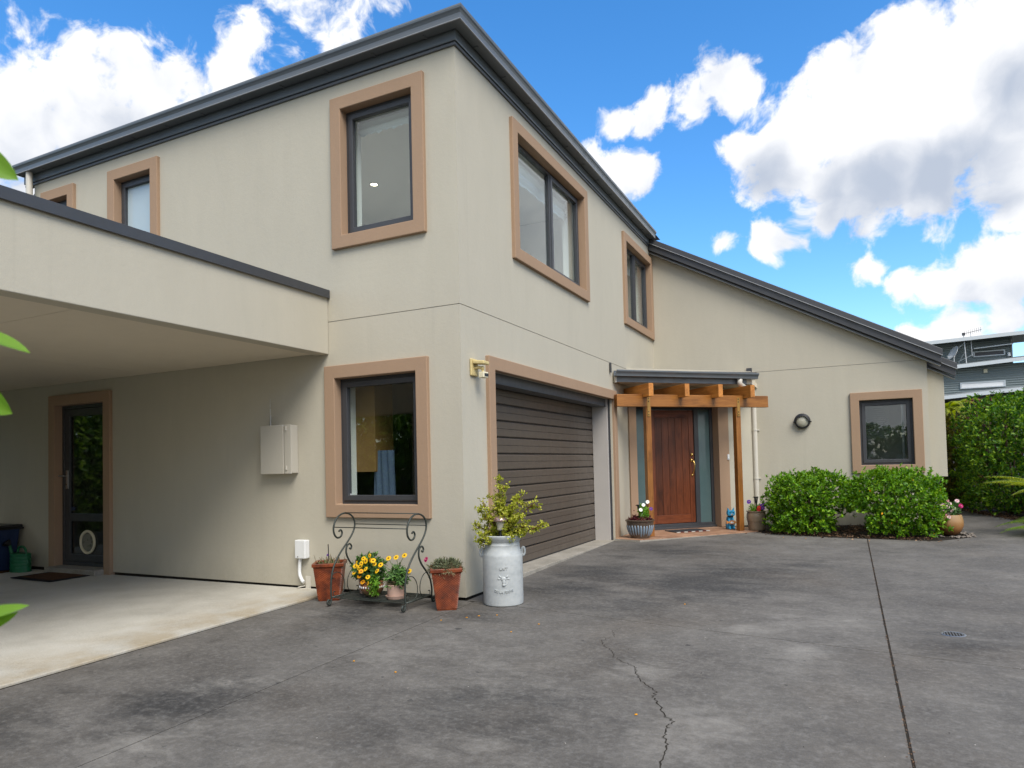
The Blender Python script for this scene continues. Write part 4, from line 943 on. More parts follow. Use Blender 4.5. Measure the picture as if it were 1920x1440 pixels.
def flower(kind, loc, parent, dirv=None, sc=1.):
    d = V(dirv) if dirv is not None else V((rng.normal()*.35+.15, -.55+rng.normal()*.3, .8))
    return share('flower', FL[kind], parent, orient(loc, d, rng.uniform(0, 6), sc))
def stems(name, base, tips, parent, mat, r=.003, sag=.0):
    mb = MB()
    for tp in tips:
        b = V(base)+V((rng.normal()*.025, rng.normal()*.025, 0)); tp = V(tp); mid = (b+tp)/2+V(((tp.x-b.x)*-.2, (tp.y-b.y)*-.2, .03))
        mb.tube(crom([b, mid, tp], 4), [r]*5+[r*.8]*4, 5)
    o = mb.build(name, mat, parent, smooth=True); o['kind'] = 'stuff'; return o

# tall woven terracotta planters
def square_planter(c, rot, w0, w1, h, label):
    t = thing('woven_planter', label, 'planter', (c[0], c[1], gz(*c)), 'tall woven terracotta planters')
    W = Matrix.Translation((c[0], c[1], gz(*c))) @ Matrix.Rotation(rot, 4, 'Z')
    mb = MB(); n_ = 64; vs = []
    for i in range(n_+1):                       # ribbed, tapering body
        z = .012+(h-.03-.012)*i/n_; hw = (w0+(w1-w0)*z/h)/2+(.0028 if i % 2 else 0)
        for k in range(4):
            cx, cy = ((-1, -1), (1, -1), (1, 1), (-1, 1))[k]; dx, dy = ((1, 0), (0, 1), (-1, 0), (0, -1))[k]
            for j in range(18):
                f = -1+2*(j+.0)/18; wv = .0022*((i//2+j) % 2)
                x, y_ = (cx*hw+dx*(f+1)*hw, cy*hw+dy*(f+1)*hw); nx, ny = dy, -dx
                vs.append((x+nx*wv, y_+ny*wv, z))
    K = 72; fs = [(i*K+k, i*K+(k+1) % K, (i+1)*K+(k+1) % K, (i+1)*K+k) for i in range(n_) for k in range(K)]
    mb.add(vs, fs); mb.build('body', M['rust'], t, world=W)
    mb = MB(); P = Plane((0, 0, 0), (1, 0, 0), (0, -1, 0)); hw = w1/2
    for s_ in (0,):
        O = [(-hw-.010, -hw-.010), (hw+.010, -hw-.010), (hw+.010, hw+.010), (-hw-.010, hw+.010)]; I = [(x*.84, y_*.84) for x, y_ in O]
        vs = [(*p, h-.032) for p in O+I]+[(*p, h) for p in O+I]; fs = []
        for i in range(4): j = (i+1) % 4; fs += [(i, j, 4+j, 4+i), (8+i, 12+i, 12+j, 8+j), (i, 8+i, 8+j, j), (4+i, 4+j, 12+j, 12+i)]
        mb.add(vs, fs)
    mb.build('rim', M['rust'], t, world=W, bev=.004)
    mb = MB(); mb.box(-w0/2, w0/2, -w0/2, w0/2, 0, .014); mb.build('foot', M['rust'], t, world=W, bev=.003)
    mb = MB(); mb.box(-hw*.84, hw*.84, -hw*.84, hw*.84, h-.04, h-.025); mb.build('soil', M['soil'], t, world=W)
    return t, V((c[0], c[1], gz(*c)+h))
t, top = square_planter((.005, -.345), R(33), .165, .255, .36, 'reddish woven planter full of grey-green succulents by the house corner')
P, O = shell(520, (top.x, top.y, top.z-.02), (.135, .135, .085), 2.2, .5, .15, top.z-.02, 3)
leaf_obj('foliage', rosettes(P, O, 7, .032, .22, 10, 60), M['lf_succ'], t)['kind'] = 'stuff'
P, O = shell(260, (top.x, top.y, top.z-.025), (.15, .15, .05), 2.2, .4, .2, top.z-.08, 4)
leaf_obj('dry_foliage', rosettes(P, O*np.array([1, 1, -.3]), 5, .035, .16, 30, 90), M['lf_dry'], t)['kind'] = 'stuff'
flower('pinkdeep', (top.x-.155, top.y-.07, top.z+.065), t, (-.4, -.8, .4), .75)
t, top = square_planter((-1.30, -.33), R(33), .19, .275, .355, 'reddish woven planter with sparse seedlings beside the cable box')
P = np.array([[top.x+rng.normal()*.06, top.y+rng.normal()*.05, top.z-.03] for _ in range(46)]); D = unit(np.c_[rng.normal(size=(46, 2))*.35, np.ones(46)])
leaf_obj('foliage', (P, D, rng.normal(size=(46, 3)), rng.uniform(.03, .11, 46), .010), M['lf_dry'], t)['kind'] = 'stuff'
P, O = shell(90, (top.x, top.y, top.z-.03), (.10, .09, .05), 2, .6, .2, top.z-.03, 8); leaf_obj('foliage', rosettes(P, O, 5, .02, .4), M['lf_herb'], t)['kind'] = 'stuff'
mb = MB(); mb.tube([(top.x-.01, top.y, top.z-.05), (top.x-.013, top.y-.005, top.z+.165)], .0045, 8); mb.build('stake', M['black'], t)
flower('pansy', (top.x-.012, top.y-.015, top.z+.065), t, (0, -1, .3), .5)

# wrought iron plant stand
SX0, SX1, SY0, SY1, SZ = -1.075, -.265, -.575, -.165, -.035
st = thing('plant_stand', 'dark green wrought iron plant stand with scrolled ends under the window', 'plant stand', ((SX0+SX1)/2, -.37, SZ))
wy = SY1-SY0
def scroll(cy, cz, r0, r1, a0, turns, n_=18): return [(cy+(r0+(r1-r0)*i/n_)*math.cos(a0+turns*2*math.pi*i/n_), cz+(r0+(r1-r0)*i/n_)*math.sin(a0+turns*2*math.pi*i/n_)) for i in range(n_+1)]
def yz(x, pts): return [(x, SY0+p[0], SZ+p[1]) for p in pts]
for x in (SX0, SX1):
    fr_ = [(.0, .05), (-.004, .16), (.010, .27), (.055, .37), (.135, .46), (.235, .545), (.31, .62), (.345, .695), (.325, .765), (.255, .810), (.165, .815), (.085, .775), (.045, .705), (.050, .640), (.090, .600), (.140, .605), (.160, .640), (.140, .668), (.115, .655)]
    mb = MB(); mb.tube(crom(yz(x, fr_), 5), .0085, 8); mb.build('front_leg', M['iron'], st, smooth=True)
    bk = [(wy, .05), (wy+.005, .13), (wy-.02, .22), (.33, .295), (.255, .37), (.215, .445), (.225, .505), (.265, .525), (.292, .500), (.280, .475), (.262, .485)]
    mb = MB(); mb.tube(crom(yz(x, bk), 5), .0085, 8); mb.build('back_leg', M['iron'], st, smooth=True)
    for sy, y0_ in ((1, .0), (-1, wy)):                      # inner arches
        ar = [(y0_+sy*.045, .235), (y0_+sy*.02, .24), (y0_+sy*.018, .265), (y0_+sy*.05, .285), (y0_+sy*.12, .275), (y0_+sy*.175, .215), (y0_+sy*.185, .14), (y0_+sy*.15, .085), (y0_+sy*.08, .065), (y0_+sy*.03, .085), (y0_+sy*.03, .115), (y0_+sy*.055, .115)]
        mb = MB(); mb.tube(crom(yz(x, ar), 4), .004, 6); mb.build('scroll', M['iron'], st, smooth=True)
    for sy, y0_ in ((-1, 0.), (1, wy)):                      # curled feet
        ft = [(y0_, .06), (y0_+sy*.004, .035), (y0_+sy*.02, .012), (y0_+sy*.045, .012), (y0_+sy*.055, .035), (y0_+sy*.040, .052), (y0_+sy*.022, .042), (y0_+sy*.030, .028)]
        mb = MB(); mb.tube(crom(yz(x, ft), 4), .009, 8); mb.build('foot', M['iron'], st, smooth=True)
    mb = MB(); mb.tube([(x, SY0-.005, SZ+.068), (x, SY1+.005, SZ+.068)], .008, 8); mb.build('side_rail', M['iron'], st, smooth=True)
for y_, z_, r_ in ((.20, .822, .0045), (.050, .70, .0045), (.345, .705, .0045)):
    mb = MB(); mb.tube([(SX0-.002, SY0+y_, SZ+z_), (SX1+.002, SY0+y_, SZ+z_)], r_, 8); mb.build('cross_bar', M['iron'], st, smooth=True)
for k in range(9):
    y_ = SY0+wy*k/8; mb = MB(); mb.box(SX0, SX1, y_-.008, y_+.008, SZ+.066, SZ+.073); mb.build('shelf_bar', M['iron'], st, bev=.001)
for x in (-.80, -.54):
    mb = MB(); mb.box(x-.008, x+.008, SY0, SY1, SZ+.058, SZ+.0655); mb.build('shelf_brace', M['iron'], st)
shelf = SZ+.0735
# pots on the stand
def bushy(t, c, half, n_, k, Lf, mat, seed, zmin, wr=.3, amin=20, amax=75, name='foliage', pw=2.2, depth=.7):
    P, O = shell(n_, c, half, pw, depth, .18, zmin, seed); O = unit(O+np.array([0, 0, .5]))
    o = leaf_obj(name, rosettes(P, O, k, Lf, wr, amin, amax), M[mat], t); o['kind'] = 'stuff'; return o
t = thing('flower_pot', 'plain pale pink clay pot with saucer and yellow daisies on the stand', 'flower pot', (-.475, -.42, shelf), 'daisy pots on the iron stand')
mb = MB(); mb.lathe([(.0005, .012), (.070, .012), (.083, .120), (.085, .124), (.079, .126), (.076, .112), (.0005, .108)], (-.475, -.42, shelf), 36); mb.build('pot', M['pinkpot'], t, smooth=35)
mb = MB(); mb.lathe([(.0005, 0), (.078, 0), (.090, .024), (.092, .028), (.086, .028), (.078, .010), (.0005, .010)], (-.475, -.42, shelf), 36); mb.build('saucer', M['pinkpot'], t, smooth=35)
bushy(t, (-.455, -.42, shelf+.185), (.10, .09, .11), 150, 6, .045, 'lf_herb', 11, shelf+.11, .3)
bushy(t, (-.47, -.42, shelf+.135), (.09, .08, .04), 80, 5, .04, 'lf_dry', 12, shelf+.10, .12, name='dry_foliage')
tp = [(-.52, -.46, .395), (-.445, -.45, .405), (-.355, -.45, .425), (-.33, -.42, .285), (-.60, -.47, .335)]
tp = [(x, y_, z) for x, y_, z in tp]
stems('stem', (-.465, -.42, shelf+.12), tp, t, M['stem'])
for p in tp: flower('daisy', p, t, (.1, -.75, .65), .95)
t = thing('flower_pot', 'brown mossy bowl pot with white banding and yellow daisies on the stand', 'flower pot', (-.735, -.42, shelf), 'daisy pots on the iron stand')
mb = MB(); mb.lathe([(.0005, 0), (.045, 0), (.085, .028), (.105, .070), (.108, .100), (.100, .118), (.102, .128), (.112, .134), (.112, .144), (.100, .146), (.092, .130), (.0005, .122)], (-.735, -.42, shelf), 40); mb.build('pot', M['brownbowl'], t, smooth=35)
mb = MB()
for k in range(26):
    a = 2*math.pi*k/26; r_ = .1085; x, y_ = -.735+r_*math.cos(a), -.42+r_*math.sin(a)
    mb.ell((x, y_, shelf+.092), (.007, .007, .011), 6, 5, Matrix.Rotation(a, 4, 'Z'))
o = mb.build('band', M['beadwhite'], t, smooth=True); o['kind'] = 'stuff'
bushy(t, (-.745, -.43, shelf+.235), (.15, .11, .15), 300, 6, .042, 'lf_herb', 13, shelf+.12, .32)
bushy(t, (-.66, -.50, shelf+.12), (.07, .05, .10), 70, 5, .035, 'lf_lime', 14, shelf+.02, .3, name='trailing_foliage')
tp = []
for x, z in ((-.845, .245), (-.80, .215), (-.785, .255), (-.735, .335), (-.70, .355), (-.68, .29), (-.655, .36), (-.63, .41), (-.615, .33), (-.59, .27), (-.77, .305), (-.72, .27), (-.68, .215), (-.80, .335), (-.84, .30), (-.61, .365), (-.75, .165), (-.68, .16), (-.735, .375), (-.78, .285)):
    tp.append((x, -.545+rng.normal()*.02, z+.02))
stems('stem', (-.735, -.42, shelf+.13), tp, t, M['stem'])
for i, p in enumerate(tp): flower('gold' if i % 5 == 1 else 'daisy', p, t, (.1+rng.normal()*.3, -.8, .6+rng.normal()*.2), rng.uniform(.72, .98))
t = thing('flower_pot', 'pale clay pot of dark seed heads half hidden behind the brown bowl', 'flower pot', (-.90, -.28, shelf), 'daisy pots on the iron stand')
mb = MB(); mb.lathe([(.0005, 0), (.068, 0), (.080, .13), (.085, .132), (.085, .142), (.076, .142), (.072, .125), (.0005, .12)], (-.90, -.28, shelf), 32); mb.build('pot', M['pinkpot'], t, smooth=35)
bushy(t, (-.915, -.30, shelf+.22), (.12, .10, .12), 210, 6, .04, 'lf_herb', 15, shelf+.12, .3)
tp = [(-.985, -.33, .335), (-.92, -.33, .385), (-.86, -.30, .41), (-1.0, -.30, .27)]; stems('stem', (-.90, -.28, shelf+.12), tp, t, M['stem'])
for p in tp: flower('bud', p, t, (0, 0, 1), 1.1)

# milk churn urn -------------------------------------------------------
uc = (.385, .0); uz = gz(*uc)
t = thing('milk_churn_planter', 'tall pale grey churn shaped planter with cow head at the garage corner', 'planter', (*uc, uz))
upf = [(.0005, .0), (.168, .0), (.176, .006), (.178, .02), (.178, .30), (.178, .425), (.176, .437), (.170, .452), (.158, .49), (.154, .515), (.156, .522), (.152, .530), (.152, .545), (.172, .575), (.180, .592), (.182, .604), (.176, .610), (.168, .606), (.150, .575), (.138, .545), (.138, .50), (.0005, .49)]
mb = MB(); mb.lathe([(r_, z+0) for r_, z in upf], (*uc, uz), 56); body = mb.build('body', M['urn'], t, smooth=28)
mb = MB(); mb.lathe([(.0005, .5), (.138, .5)], (*uc, uz+.004), 24); mb.build('soil', M['soil'], t)
cdir = V((CAM.x-uc[0], CAM.y-uc[1], 0)).normalized(); ca = math.atan2(cdir.y, cdir.x)+R(2)
def onurn(ang, z, r_=.178): return V((uc[0]+r_*math.cos(ca+ang), uc[1]+r_*math.sin(ca+ang), uz+z))
for s_ in (-1, 1):
    a = R(92)*s_
    cc = [onurn(a, .455+.036*math.sin(q), .172+.022*(1+math.cos(q))*.62) for q in np.linspace(0, 2*math.pi, 17)[:-1]]
    mb = MB(); mb.tube(cc, .011, 8, True); mb.build('handle', M['urn'], t, smooth=True)
def text_verts(body_, size, ext):
    cu = bpy.data.curves.new('lettering', 'FONT'); cu.body = body_; cu.size = size; cu.extrude = ext; cu.align_x = 'CENTER'; cu.resolution_u = 3
    ob = bpy.data.objects.new('lettering', cu); COL.objects.link(ob); dg = bpy.context.evaluated_depsgraph_get()
    me = bpy.data.meshes.new_from_object(ob.evaluated_get(dg)); vs = [v.co.copy() for v in me.vertices]; fs = [tuple(p.vertices) for p in me.polygons]
    bpy.data.objects.remove(ob); return vs, fs
for txt, sz, z0_, curve in (('LAIT', .036, .318, 0.), ('DE LA FERME', .029, .118, 2.6)):
    vs, fs = text_verts(txt, sz, .007); mb = MB()
    mb.add([onurn(v.x/.178, z0_+v.y+curve*v.x*v.x, .178+v.z) for v in vs], fs); mb.build('lettering', M['urn'], t)
def cow(u, z, d): return onurn(u*.92/.178, .225+z*.92, .176+d*.45)
mb = MB()
rotc = frame_mx((0, 0, 0), V((-math.sin(ca), math.cos(ca), 0))*.92, V((0, 0, 1))*.92, V((math.cos(ca), math.sin(ca), 0))*.55)
mb.ell(cow(0, .018, .006), (.027, .022, .018), 14, 10, rotc); mb.ell(cow(0, -.012, .010), (.017, .036, .020), 14, 10, rotc); mb.ell(cow(0, -.038, .014), (.017, .013, .019), 12, 8, rotc)
for s_ in (-1, 1):
    mb.tube([cow(.018*s_, .032, .008), cow(.034*s_, .038, .010), cow(.044*s_, .056, .010)], [.007, .006, .002], 8)
    mb.ell(cow(.040*s_, .018, .006), (.019, .008, .007), 10, 6, rotc); mb.ell(cow(.007*s_, -.040, .031), (.003, .003, .003), 6, 4)
mb.tube(crom([cow(.012, -.045, .004), cow(.032, -.028, .003), cow(.050, .0, .003), cow(.046, .01, .003)], 4), .004, 6)
mb.build('cow_head', M['urn'], t, smooth=True)
# jade bush in the urn
j = thing('jade_bush', 'yellow-green jade bush with red stems growing in the grey churn', 'plant', (uc[0], uc[1], uz+.5))
jb = V((uc[0], uc[1], uz+.5)); Ps, Os = [], []; mb = MB()
ends = [(-.02, .0, .60), (.05, -.05, .55), (.20, .02, .47), (.33, .0, .40), (.27, -.08, .20), (.42, .02, .21), (-.16, -.05, .40), (-.24, .0, .34), (-.27, -.02, .20), (-.15, -.14, .14), (.10, -.16, .30), (-.08, -.12, .30), (.16, -.12, .12), (-.10, .08, .45), (.10, .10, .42), (-.06, -.20, .08), (-.20, -.10, .05), (.02, -.06, .42), (.14, -.05, .38), (.22, -.10, .28)]
for e in ends:
    e = V(e)*1.0; q = crom([jb+V((rng.normal()*.025, rng.normal()*.025, -.02)), jb+V((e.x*.35, e.y*.35, e.z*.5)), jb+e], 8)
    mb.tube(q, list(np.linspace(.011, .003, len(q))), 6)
    for p in q[6:]:
        for _ in range(7):
            Ps.append(np.array(p)+rng.normal(size=3)*.022); Os.append(np.array(e)/e.length*.5+rng.normal(size=3)*.6)
    for _ in range(4):                                   # side twigs
        k = rng.integers(7, len(q)); d = V(rng.normal(size=3)); d.z = abs(d.z)*.6; d = d.normalized()*rng.uniform(.04, .10); mb.tube([q[k], q[k]+d*.5+V((0, 0, .01)), q[k]+d], [.004, .003, .002], 5)
        for f in (.4, .6, .8, 1., 1.05):
            for _ in range(3): Ps.append(np.array(q[k]+d*f)+rng.normal(size=3)*.010); Os.append(np.array(d)/d.length+rng.normal(size=3)*.5)
mb.build('branch', M['redstem'], j, smooth=True)['kind'] = 'stuff'
leaf_obj('foliage', rosettes(np.array(Ps), np.array(Os), 3, .019, .75, 20, 85), M['lf_jade'], j)['kind'] = 'stuff'
# solar lamps
def solar_lamp(c, h, label, big=True):
    t = thing('solar_lamp', label, 'garden lamp', c, None); c = V(c)
    if big:
        mb = MB(); mb.tube([c+V((0, 0, -.05)), c+V((0, 0, h-.12))], .011, 10); mb.build('stake', M['black'], t, smooth=50)
        mb = MB(); mb.lathe([(.0005, h-.125), (.030, h-.125), (.034, h-.115), (.020, h-.11)], c, 20); mb.lathe([(.028, h-.112), (.042, h-.045), (.036, h-.045), (.024, h-.112)], c, 20); mb.build('lantern', M['lamp'], t, smooth=40)
        mb = MB(); mb.lathe([(.050, h-.050), (.062, h-.046), (.063, h-.036), (.050, h-.016), (.032, h-.004), (.0005, h)], c, 24); mb.build('cap', M['copper'], t, smooth=40)
    else:
        mb = MB(); mb.tube([c+V((0, 0, -.05)), c+V((0, 0, h-.10))], .009, 8); mb.build('stake', M['black'], t, smooth=50)
        mb = MB(); n_ = 8
        for k in range(n_):
            a = 2*math.pi*k/n_; d = V((math.cos(a), math.sin(a), 0)); mb.tube([c+d*.012+V((0, 0, h-.11)), c+d*.026+V((0, 0, h-.02))], .005, 5)
        mb.lathe([(.0005, h-.115), (.014, h-.112), (.018, h-.10), (.0005, h-.10)], c, 12); mb.build('cage', M['black'], t)['kind'] = 'stuff'
        mb = MB(); mb.lathe([(.0005, h), (.036, h-.002), (.038, h-.016), (.028, h-.024), (.0005, h-.024)], c, 18); mb.box(c.x-.048, c.x-.03, c.y-.006, c.y+.006, c.z+h-.018, c.z+h-.006); mb.build('cap', M['black'], t, smooth=40)
solar_lamp((uc[0]+.045*1, uc[1]-.115, uz+.5), .285, 'stake solar lamp with copper cap standing in the grey churn')

# glazed pots by the door ------------------------------------------------
bc = (.355, 4.60); bz = gz(*bc)+.004
t = thing('glazed_flower_pot', 'brown pot with blue-grey drip glaze and mixed flowers left of the door', 'flower pot', (*bc, bz))
def pot_r(z): return np.interp(z, [0, .02, .12, .22, .275, .285, .30], [.128, .130, .172, .198, .200, .205, .220])
mb = MB(); mb.lathe([(.0005, 0), (.125, 0), (.130, .02), (.152, .07), (.176, .13), (.194, .20), (.200, .262), (.203, .272), (.216, .280), (.218, .296), (.205, .300), (.190, .285), (.182, .27), (.0005, .262)], (*bc, bz), 44); mb.build('pot', M['bluepot'], t, smooth=35)
mb = MB()
for k in range(26):                                   # vertical drips of glaze
    a = 2*math.pi*k/26+rng.normal()*.02; zt_, zb_ = .222+rng.normal()*.004, .06+rng.uniform(-.02, .025); pts = []
    for i in range(9):
        z = zt_+(zb_-zt_)*i/8; pts.append((bc[0]+(pot_r(z)-.006)*math.cos(a), bc[1]+(pot_r(z)-.006)*math.sin(a), bz+z))
    mb.tube(pts, [.006, .015, .017, .018, .017, .016, .014, .011, .005], 8)
mb.build('drip_glaze', M['bluedrip'], t, smooth=True)['kind'] = 'stuff'
bushy(t, (*bc, bz+.29), (.175, .175, .07), 190, 6, .04, 'lf_maroon', 21, bz+.27, .5)
bushy(t, (bc[0]+.06, bc[1]-.02, bz+.37), (.075, .07, .13), 110, 6, .04, 'lf_lime', 22, bz+.28, .3)
for p, k in (((.43, 4.55, .555), 'white'), ((.475, 4.62, .60), 'white'), ((.40, 4.50, .49), 'white'), ((.41, 4.56, .41), 'white'), ((.50, 4.70, .49), 'pansy'), ((.27, 4.6, .47), 'bud')): flower(k, p, t, (.35, -.85, .35), 1.15)
solar_lamp((bc[0]-.01, bc[1]+.01, bz+.26), .26, 'black torch shaped solar lamp in the blue-glazed flower pot', False)
gc = (1.83, 6.12); gzz = pz
t = thing('glazed_flower_pot', 'rounded beige glazed pot with pansies below the white downpipe', 'flower pot', (*gc, gzz))
mb = MB(); mb.lathe([(.0005, 0), (.118, 0), (.124, .008), (.128, .03), (.136, .12), (.140, .140), (.143, .145), (.145, .155), (.150, .20), (.148, .25), (.138, .283), (.140, .292), (.150, .296), (.151, .308), (.138, .310), (.128, .290), (.0005, .285)], (*gc, gzz), 44); mb.build('pot', M['beigeglaze'], t, smooth=30)
bushy(t, (*gc, gzz+.33), (.12, .12, .08), 110, 6, .035, 'lf_lime', 23, gzz+.29, .4)
for p, k in (((1.735, 6.05, .52), 'pansy'), ((1.95, 6.10, .47), 'pansy'), ((1.94, 6.02, .42), 'pansy'), ((1.89, 6.0, .43), 'red'), ((1.885, 6.0, .40), 'red'), ((1.93, 6.06, .455), 'pansy')): flower(k, p, t, (.3, -.9, .3), 1.45)
stems('stem', (*gc, gzz+.30), [(1.735, 6.06, .51), (1.95, 6.11, .46), (1.89, 6.01, .42)], t, M['stem'])
solar_lamp((gc[0]+.005, gc[1], gzz+.28), .255, 'black torch shaped solar lamp in the beige glazed pot', False)

# blue wooden cat holding a fish ------------------------------------------
c0 = V((1.425, 6.20, pz)); CD_ = V((.45, -.89, 0)).normalized(); CS_ = V((0, 0, 1)).cross(CD_)      # facing, sideways (cat's left)
t = thing('cat_ornament', 'blue painted wooden cat ornament holding an orange fish by the door', 'ornament', c0)
def cp_(s_, f_, z): return c0+CS_*s_+CD_*f_+V((0, 0, z))
rc = frame_mx((0, 0, 0), CS_, CD_, (0, 0, 1))
mb = MB(); mb.prism([cp_(-.055, 0, 0), cp_(.055, 0, 0), cp_(.060, 0, .06), cp_(.050, 0, .13), cp_(.036, 0, .20), cp_(-.036, 0, .20), cp_(-.050, 0, .13), cp_(-.060, 0, .06)], CD_*-.11); mb.build('body', M['catblue'], t, bev=.014, seg=3)
for s_ in (-1, 1):
    mb = MB(); mb.tube(crom([cp_(.030*s_, -.01, .19), cp_(.034*s_, .025, .10), cp_(.032*s_, .035, .03), cp_(.032*s_, .045, .014)], 5), [.017]*10+[.019]*6, 10); mb.ell(cp_(.033*s_, .05, .014), (.02, .028, .0145), 10, 6, rc); mb.build('front_leg', M['catblue'], t, smooth=True)
mb = MB(); mb.ell(cp_(0, -.02, .065), (.032, .022, .055), 12, 8, rc); mb.build('chest', M['black'], t, smooth=True)
mb = MB(); mb.prism([cp_(-.05, .05, .215), cp_(.05, .05, .215), cp_(.062, .05, .255), cp_(.055, .05, .305), cp_(-.055, .05, .305), cp_(-.062, .05, .255)], CD_*-.095); hd = mb.build('head', M['catblue'], t, bev=.016, seg=3)
for s_ in (-1, 1):
    mb = MB(); mb.prism([cp_(.018*s_, .02, .295), cp_(.056*s_, .02, .290), cp_(.050*s_, .02, .350)], CD_*-.03); mb.build('ear', M['catblue'], hd, bev=.004)
    mb = MB(); mb.ell(cp_(.026*s_, .049, .272), (.011, .005, .012), 10, 6, rc); mb.build('eye', M['black'], hd)
mb = MB(); mb.ell(cp_(0, .056, .240), (.020, .012, .014), 10, 6, rc); mb.build('muzzle', M['beadwhite'], hd, smooth=True)
mb = MB(); mb.ell(cp_(0, .068, .246), (.008, .004, .005), 8, 6, rc); mb.build('nose', M['black'], hd)
mb = MB(); mb.lathe([(.040, .196), (.046, .200), (.046, .214), (.040, .218)], c0+CD_*-.02, 18); mb.build('collar', M['black'], t)
fh = thing('fish_ornament', 'flat orange wooden fish held across the blue cat', 'ornament', cp_(0, .06, .10))
fp = [(-.075, .0), (-.05, .026), (-.015, .036), (.025, .028), (.055, .010), (.080, .030), (.092, .028), (.086, .0), (.090, -.026), (.078, -.024), (.055, -.008), (.02, -.026), (-.02, -.032), (-.052, -.022)]
mb = MB(); mb.prism([cp_(-x_*1.0-.010, .066, .115+z_) for x_, z_ in fp], CD_*.014); mb.build('fish_body', M['fish'], fh, bev=.003)
mb = MB(); mb.prism([cp_(-x_*.5-.012, .081, .113+z_*.5) for x_, z_ in fp[:5]+fp[10:]], CD_*.003); mb.build('fish_scale_panel', M['beadwhite'], fh)
mb = MB(); mb.ell(cp_(.048, .082, .122), (.005, .003, .005), 8, 5, rc); mb.build('eye', M['black'], fh)

# doormats ------------------------------------------------------------------
t = thing('doormat', 'black rubber doormat with brown coir centre by the carport door', 'doormat', (-5.7, -.3, -.04))
mx0, mx1, my0, my1 = -6.02, -5.22, -.60, -.05; zz = gz(-5.6, -.3)+.015
W = Matrix.Translation((-5.63, -.345, zz)) @ Matrix.Rotation(R(-2), 4, 'Z')
mb = MB(); PL = [(-.42, -.27), (.42, -.27), (.42, .27), (-.42, .27)]; I = [(x*.82, y_*.74) for x, y_ in PL]
vs = [(*p, 0) for p in PL+I]+[(*p, .010) for p in PL+I]; fs = []
for i in range(4): k = (i+1) % 4; fs += [(i, k, 4+k, 4+i), (8+i, 12+i, 12+k, 8+k), (i, 8+i, 8+k, k), (4+i, 4+k, 12+k, 12+i)]
mb.add(vs, fs); mb.build('border', M['rubber'], t, world=W, bev=.002)
mb = MB(); mb.box(-.344, .344, -.199, .199, 0, .013); mb.build('coir_panel', M['coir'], t, world=W)
t = thing('doormat', 'dark grey doormat with red and white edge at the front door', 'doormat', SP(.85, pz, .3))
zt_ = pz+.001; mb = MB(); SP.box(mb, .56, 1.17, zt_, zt_+.012, .10, .44); mb.build('pile', M['matgrey'], t, bev=.003)
for k in range(9):
    mb = MB(); a = .562+k*.0675; SP.box(mb, a, a+.0655, zt_, zt_+.0125, .442, .462); mb.build('edge_block', plain('mat_white', (.38, .37, .34), .9, .1) if k % 2 == 0 else M['matred'], t)

# watering can and bin under the carport -----------------------------------
wc = V((-6.60, -.19, gz(-6.6, -.19)+.015))
t = thing('watering_can', 'dark green plastic watering can with black rose against the carport wall', 'watering can', wc)
mb = MB(); n_ = 26; prof = []
for i in range(n_+1): z = .235*i/n_; prof.append((.118+.003*math.sin(z*150)-.006*(z/.235), z))
prof = [(.0005, 0)]+prof+[(.10, .240), (.075, .236), (.0005, .236)]
W = Matrix.Diagonal((1.42, .85, 1, 1)); mb.lathe(prof, wc, 36, W); mb.build('tank', M['green'], t, smooth=40)
mb = MB(); mb.tube(crom([wc+V((-.10, 0, .06)), wc+V((-.15, -.01, .18)), wc+V((-.19, -.02, .29)), wc+V((-.205, -.02, .335))], 6), [.022]*12+[.017]*7, 12); mb.build('spout', M['green'], t, smooth=True)
mb = MB(); mb.lathe([(.018, -.03), (.052, .02), (.056, .03), (.040, .042), (.0005, .046)], wc+V((-.215, -.035, .355)), 20, Matrix.Rotation(R(35), 4, 'X') @ Matrix.Rotation(R(-25), 4, 'Y')); mb.build('rose', M['black'], t, smooth=40)
mb = MB(); mb.tube(crom([wc+V((-.06, 0, .236)), wc+V((-.04, 0, .305)), wc+V((.04, 0, .325)), wc+V((.11, 0, .29)), wc+V((.135, 0, .20)), wc+V((.165, 0, .10))], 6), [.015]*31, 10); mb.build('handle', M['green'], t, smooth=True)
bcn = V((-7.10, -.30, gz(-7.1, -.3)+.019))
t = thing('wheelie_bin', 'dark blue plastic bin with black lid at the left picture edge', 'bin', bcn)
mb = MB(); b0_, b1_ = .20, .245; 
vs = [bcn+V((sx*b0_, sy*.20, .0)) for sx, sy in ((-1, -1), (1, -1), (1, 1), (-1, 1))]+[bcn+V((sx*b1_, sy*.25, .56)) for sx, sy in ((-1, -1), (1, -1), (1, 1), (-1, 1))]
mb.add(vs, [(3, 2, 1, 0), (4, 5, 6, 7), (0, 1, 5, 4), (1, 2, 6, 5), (2, 3, 7, 6), (3, 0, 4, 7)]); mb.build('body', M['blue'], t, bev=.02, seg=3)
mb = MB(); mb.box(bcn.x-.262, bcn.x+.262, bcn.y-.27, bcn.y+.27, bcn.z+.562, bcn.z+.60); mb.box(bcn.x-.275, bcn.x+.275, bcn.y-.28, bcn.y+.28, bcn.z+.54, bcn.z+.561); mb.build('lid', M['black'], t, bev=.008)

